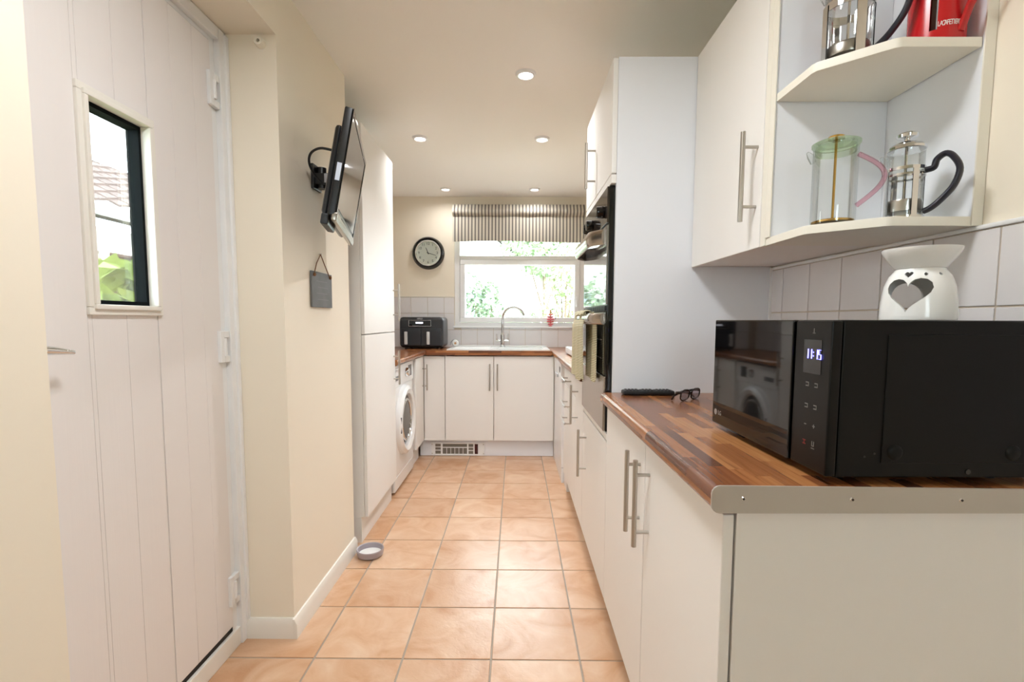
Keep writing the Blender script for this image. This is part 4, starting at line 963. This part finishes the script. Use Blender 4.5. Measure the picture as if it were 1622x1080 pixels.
shrub('garden_shrub', (-.62, 8.2, 1.25), (.62, .5, .72), 1500, .09, GRN[2], 'dark green bushy shrub beyond the left of the window', 3)
shrub('garden_shrub', (.25, 9.6, .95), (.75, .5, .55), 1100, .09, GRN[0], 'low green shrub beyond the tap in the window', 5)
shrub('garden_tree', (.85, 8.8, 1.85), (.5, .5, .95), 1300, .085, GRN[1], 'slender light green tree at the right of the window', 8, 'tree')
shrub('garden_tree', (.75, 13.0, 3.0), (1.4, .8, 1.0), 1600, .14, GRN[0], 'tall tree seen through the top pane of the window', 11, 'tree')
shrub('garden_shrub', (-1.55, 9.0, .9), (.6, .5, .6), 800, .09, GRN[1], 'pale green shrub at the far left of the window', 14)
shrub('garden_shrub', (1.9, 10.5, 1.2), (1.0, .6, 1.1), 1300, .1, GRN[0], 'wide green shrub reflected in the oven door', 17)
rh_ = thing('garden_house', (-1.2, 16, -.15), 'pale rendered house with sloping roof beyond the garden', 'building')
RND = mat('white_render', (206, 204, 198), .9)
obj('wall', B().prism([(-6, -.15), (.8, -.15), (.8, 2.6), (-2.6, 5.2), (-6, 2.6)], 'y', 16, 22), RND, rh_)
obj('roof', B().prism([(-6.4, 2.4), (-2.6, 5.35), (1.2, 2.4), (1.2, 2.55), (-2.6, 5.55), (-6.4, 2.55)], 'y', 15.7, 22.2), mat('grey_roof', (176, 170, 168), .8), rh_)
for x in (-3.6, -1.4):
    wn = obj('window', B().box(x-.5, x+.5, 15.95, 16.0, .9, 2.1), UPVC, rh_); obj('pane', B().box(x-.42, x+.42, 15.93, 15.951, .98, 2.02), mat('far_pane', (120, 130, 140), .1), wn)
# neighbour seen through the back door light
nb = thing('neighbour_house', (-5.4, 6.2, -.15), 'neighbouring low building with brown tiled roof and white fascia', 'building')
obj('wall', B().box(-9, -5.25, 2.0, 12, -.15, 2.3), RND, nb)
obj('fascia', B().box(-5.06, -5.02, 1.8, 12.2, 2.40, 2.53), UPVC, nb)
obj('soffit', B().box(-5.25, -5.06, 1.8, 12.2, 2.40, 2.44), mat('soffit_shadow_tone', (90, 80, 74), .8), nb)  # dark colour stands in for the shadow under the gutter
obj('gutter', B().tube([(-4.98, 1.8, 2.49), (-4.98, 12.2, 2.49)], .045, 10), UPVC, nb)
RT = mat('brown_roof_tile', (104, 88, 82), .8, var=.15, vscale=3)
sl_ = math.radians(32)
for k in range(12):
    b = B(); n = 120; V = []
    for i in range(n+1):
        y = 1.8+10.4*i/n; w = .018*math.sin(i*math.pi/2.0)
        p0 = Vector((-4.95-k*.17*math.cos(sl_), y, 2.545+k*.17*math.sin(sl_)+w+.03)); p1 = p0+Vector((-.21*math.cos(sl_), 0, .21*math.sin(sl_)-.03))
        V.append((b.bm.verts.new(p0-Vector((0, 0, .03))), b.bm.verts.new(p0), b.bm.verts.new(p1)))
    for i in range(n):
        for j in (0, 1): b.bm.faces.new((V[i][j], V[i+1][j], V[i+1][j+1], V[i][j+1]))
    obj('tile_course', b, RT, nb)
fe = thing('garden_fence', (-3.6, 4.5, -.15), 'brown boarded fence with pale post outside the back door', 'fence')
FW = mat('brown_fence_board', (66, 38, 34), .85, var=.25, vscale=6)
for k in range(13):
    z = -.05+k*.135
    for (y0, y1) in ((2.4, 4.24), (4.34, 6.4)): obj('board', B().prism([(-3.60, z), (-3.585, z), (-3.598, z+.15), (-3.606, z+.15)], 'y', y0, y1), FW, fe)
obj('post', B().box(-3.66, -3.56, 4.24, 4.34, -.15, 1.80, bev=.006), mat('concrete_post', (206, 200, 190), .9), fe)
obj('cap_rail', B().box(-3.63, -3.57, 2.4, 4.24, 1.70, 1.725).box(-3.63, -3.57, 4.34, 6.4, 1.70, 1.725), FW, fe)
t = thing('leafy_bush', (-2.2, 2.75, -.15), 'yellow green large leaved bush just outside the back door', 'shrub')
f = obj('foliage', leaves((-2.2, 2.75, 1.08), (.52, .55, .52), 560, .17, 23), GRN[3], t, smooth=0); f['kind'] = 'stuff'
obj('stem', B().tube([(-2.2, 2.75, -.16), (-2.22, 2.72, .5), (-2.15, 2.8, 1.1)], [.03, .02, .008], 7), mat('bark', (110, 92, 74), .9), t)
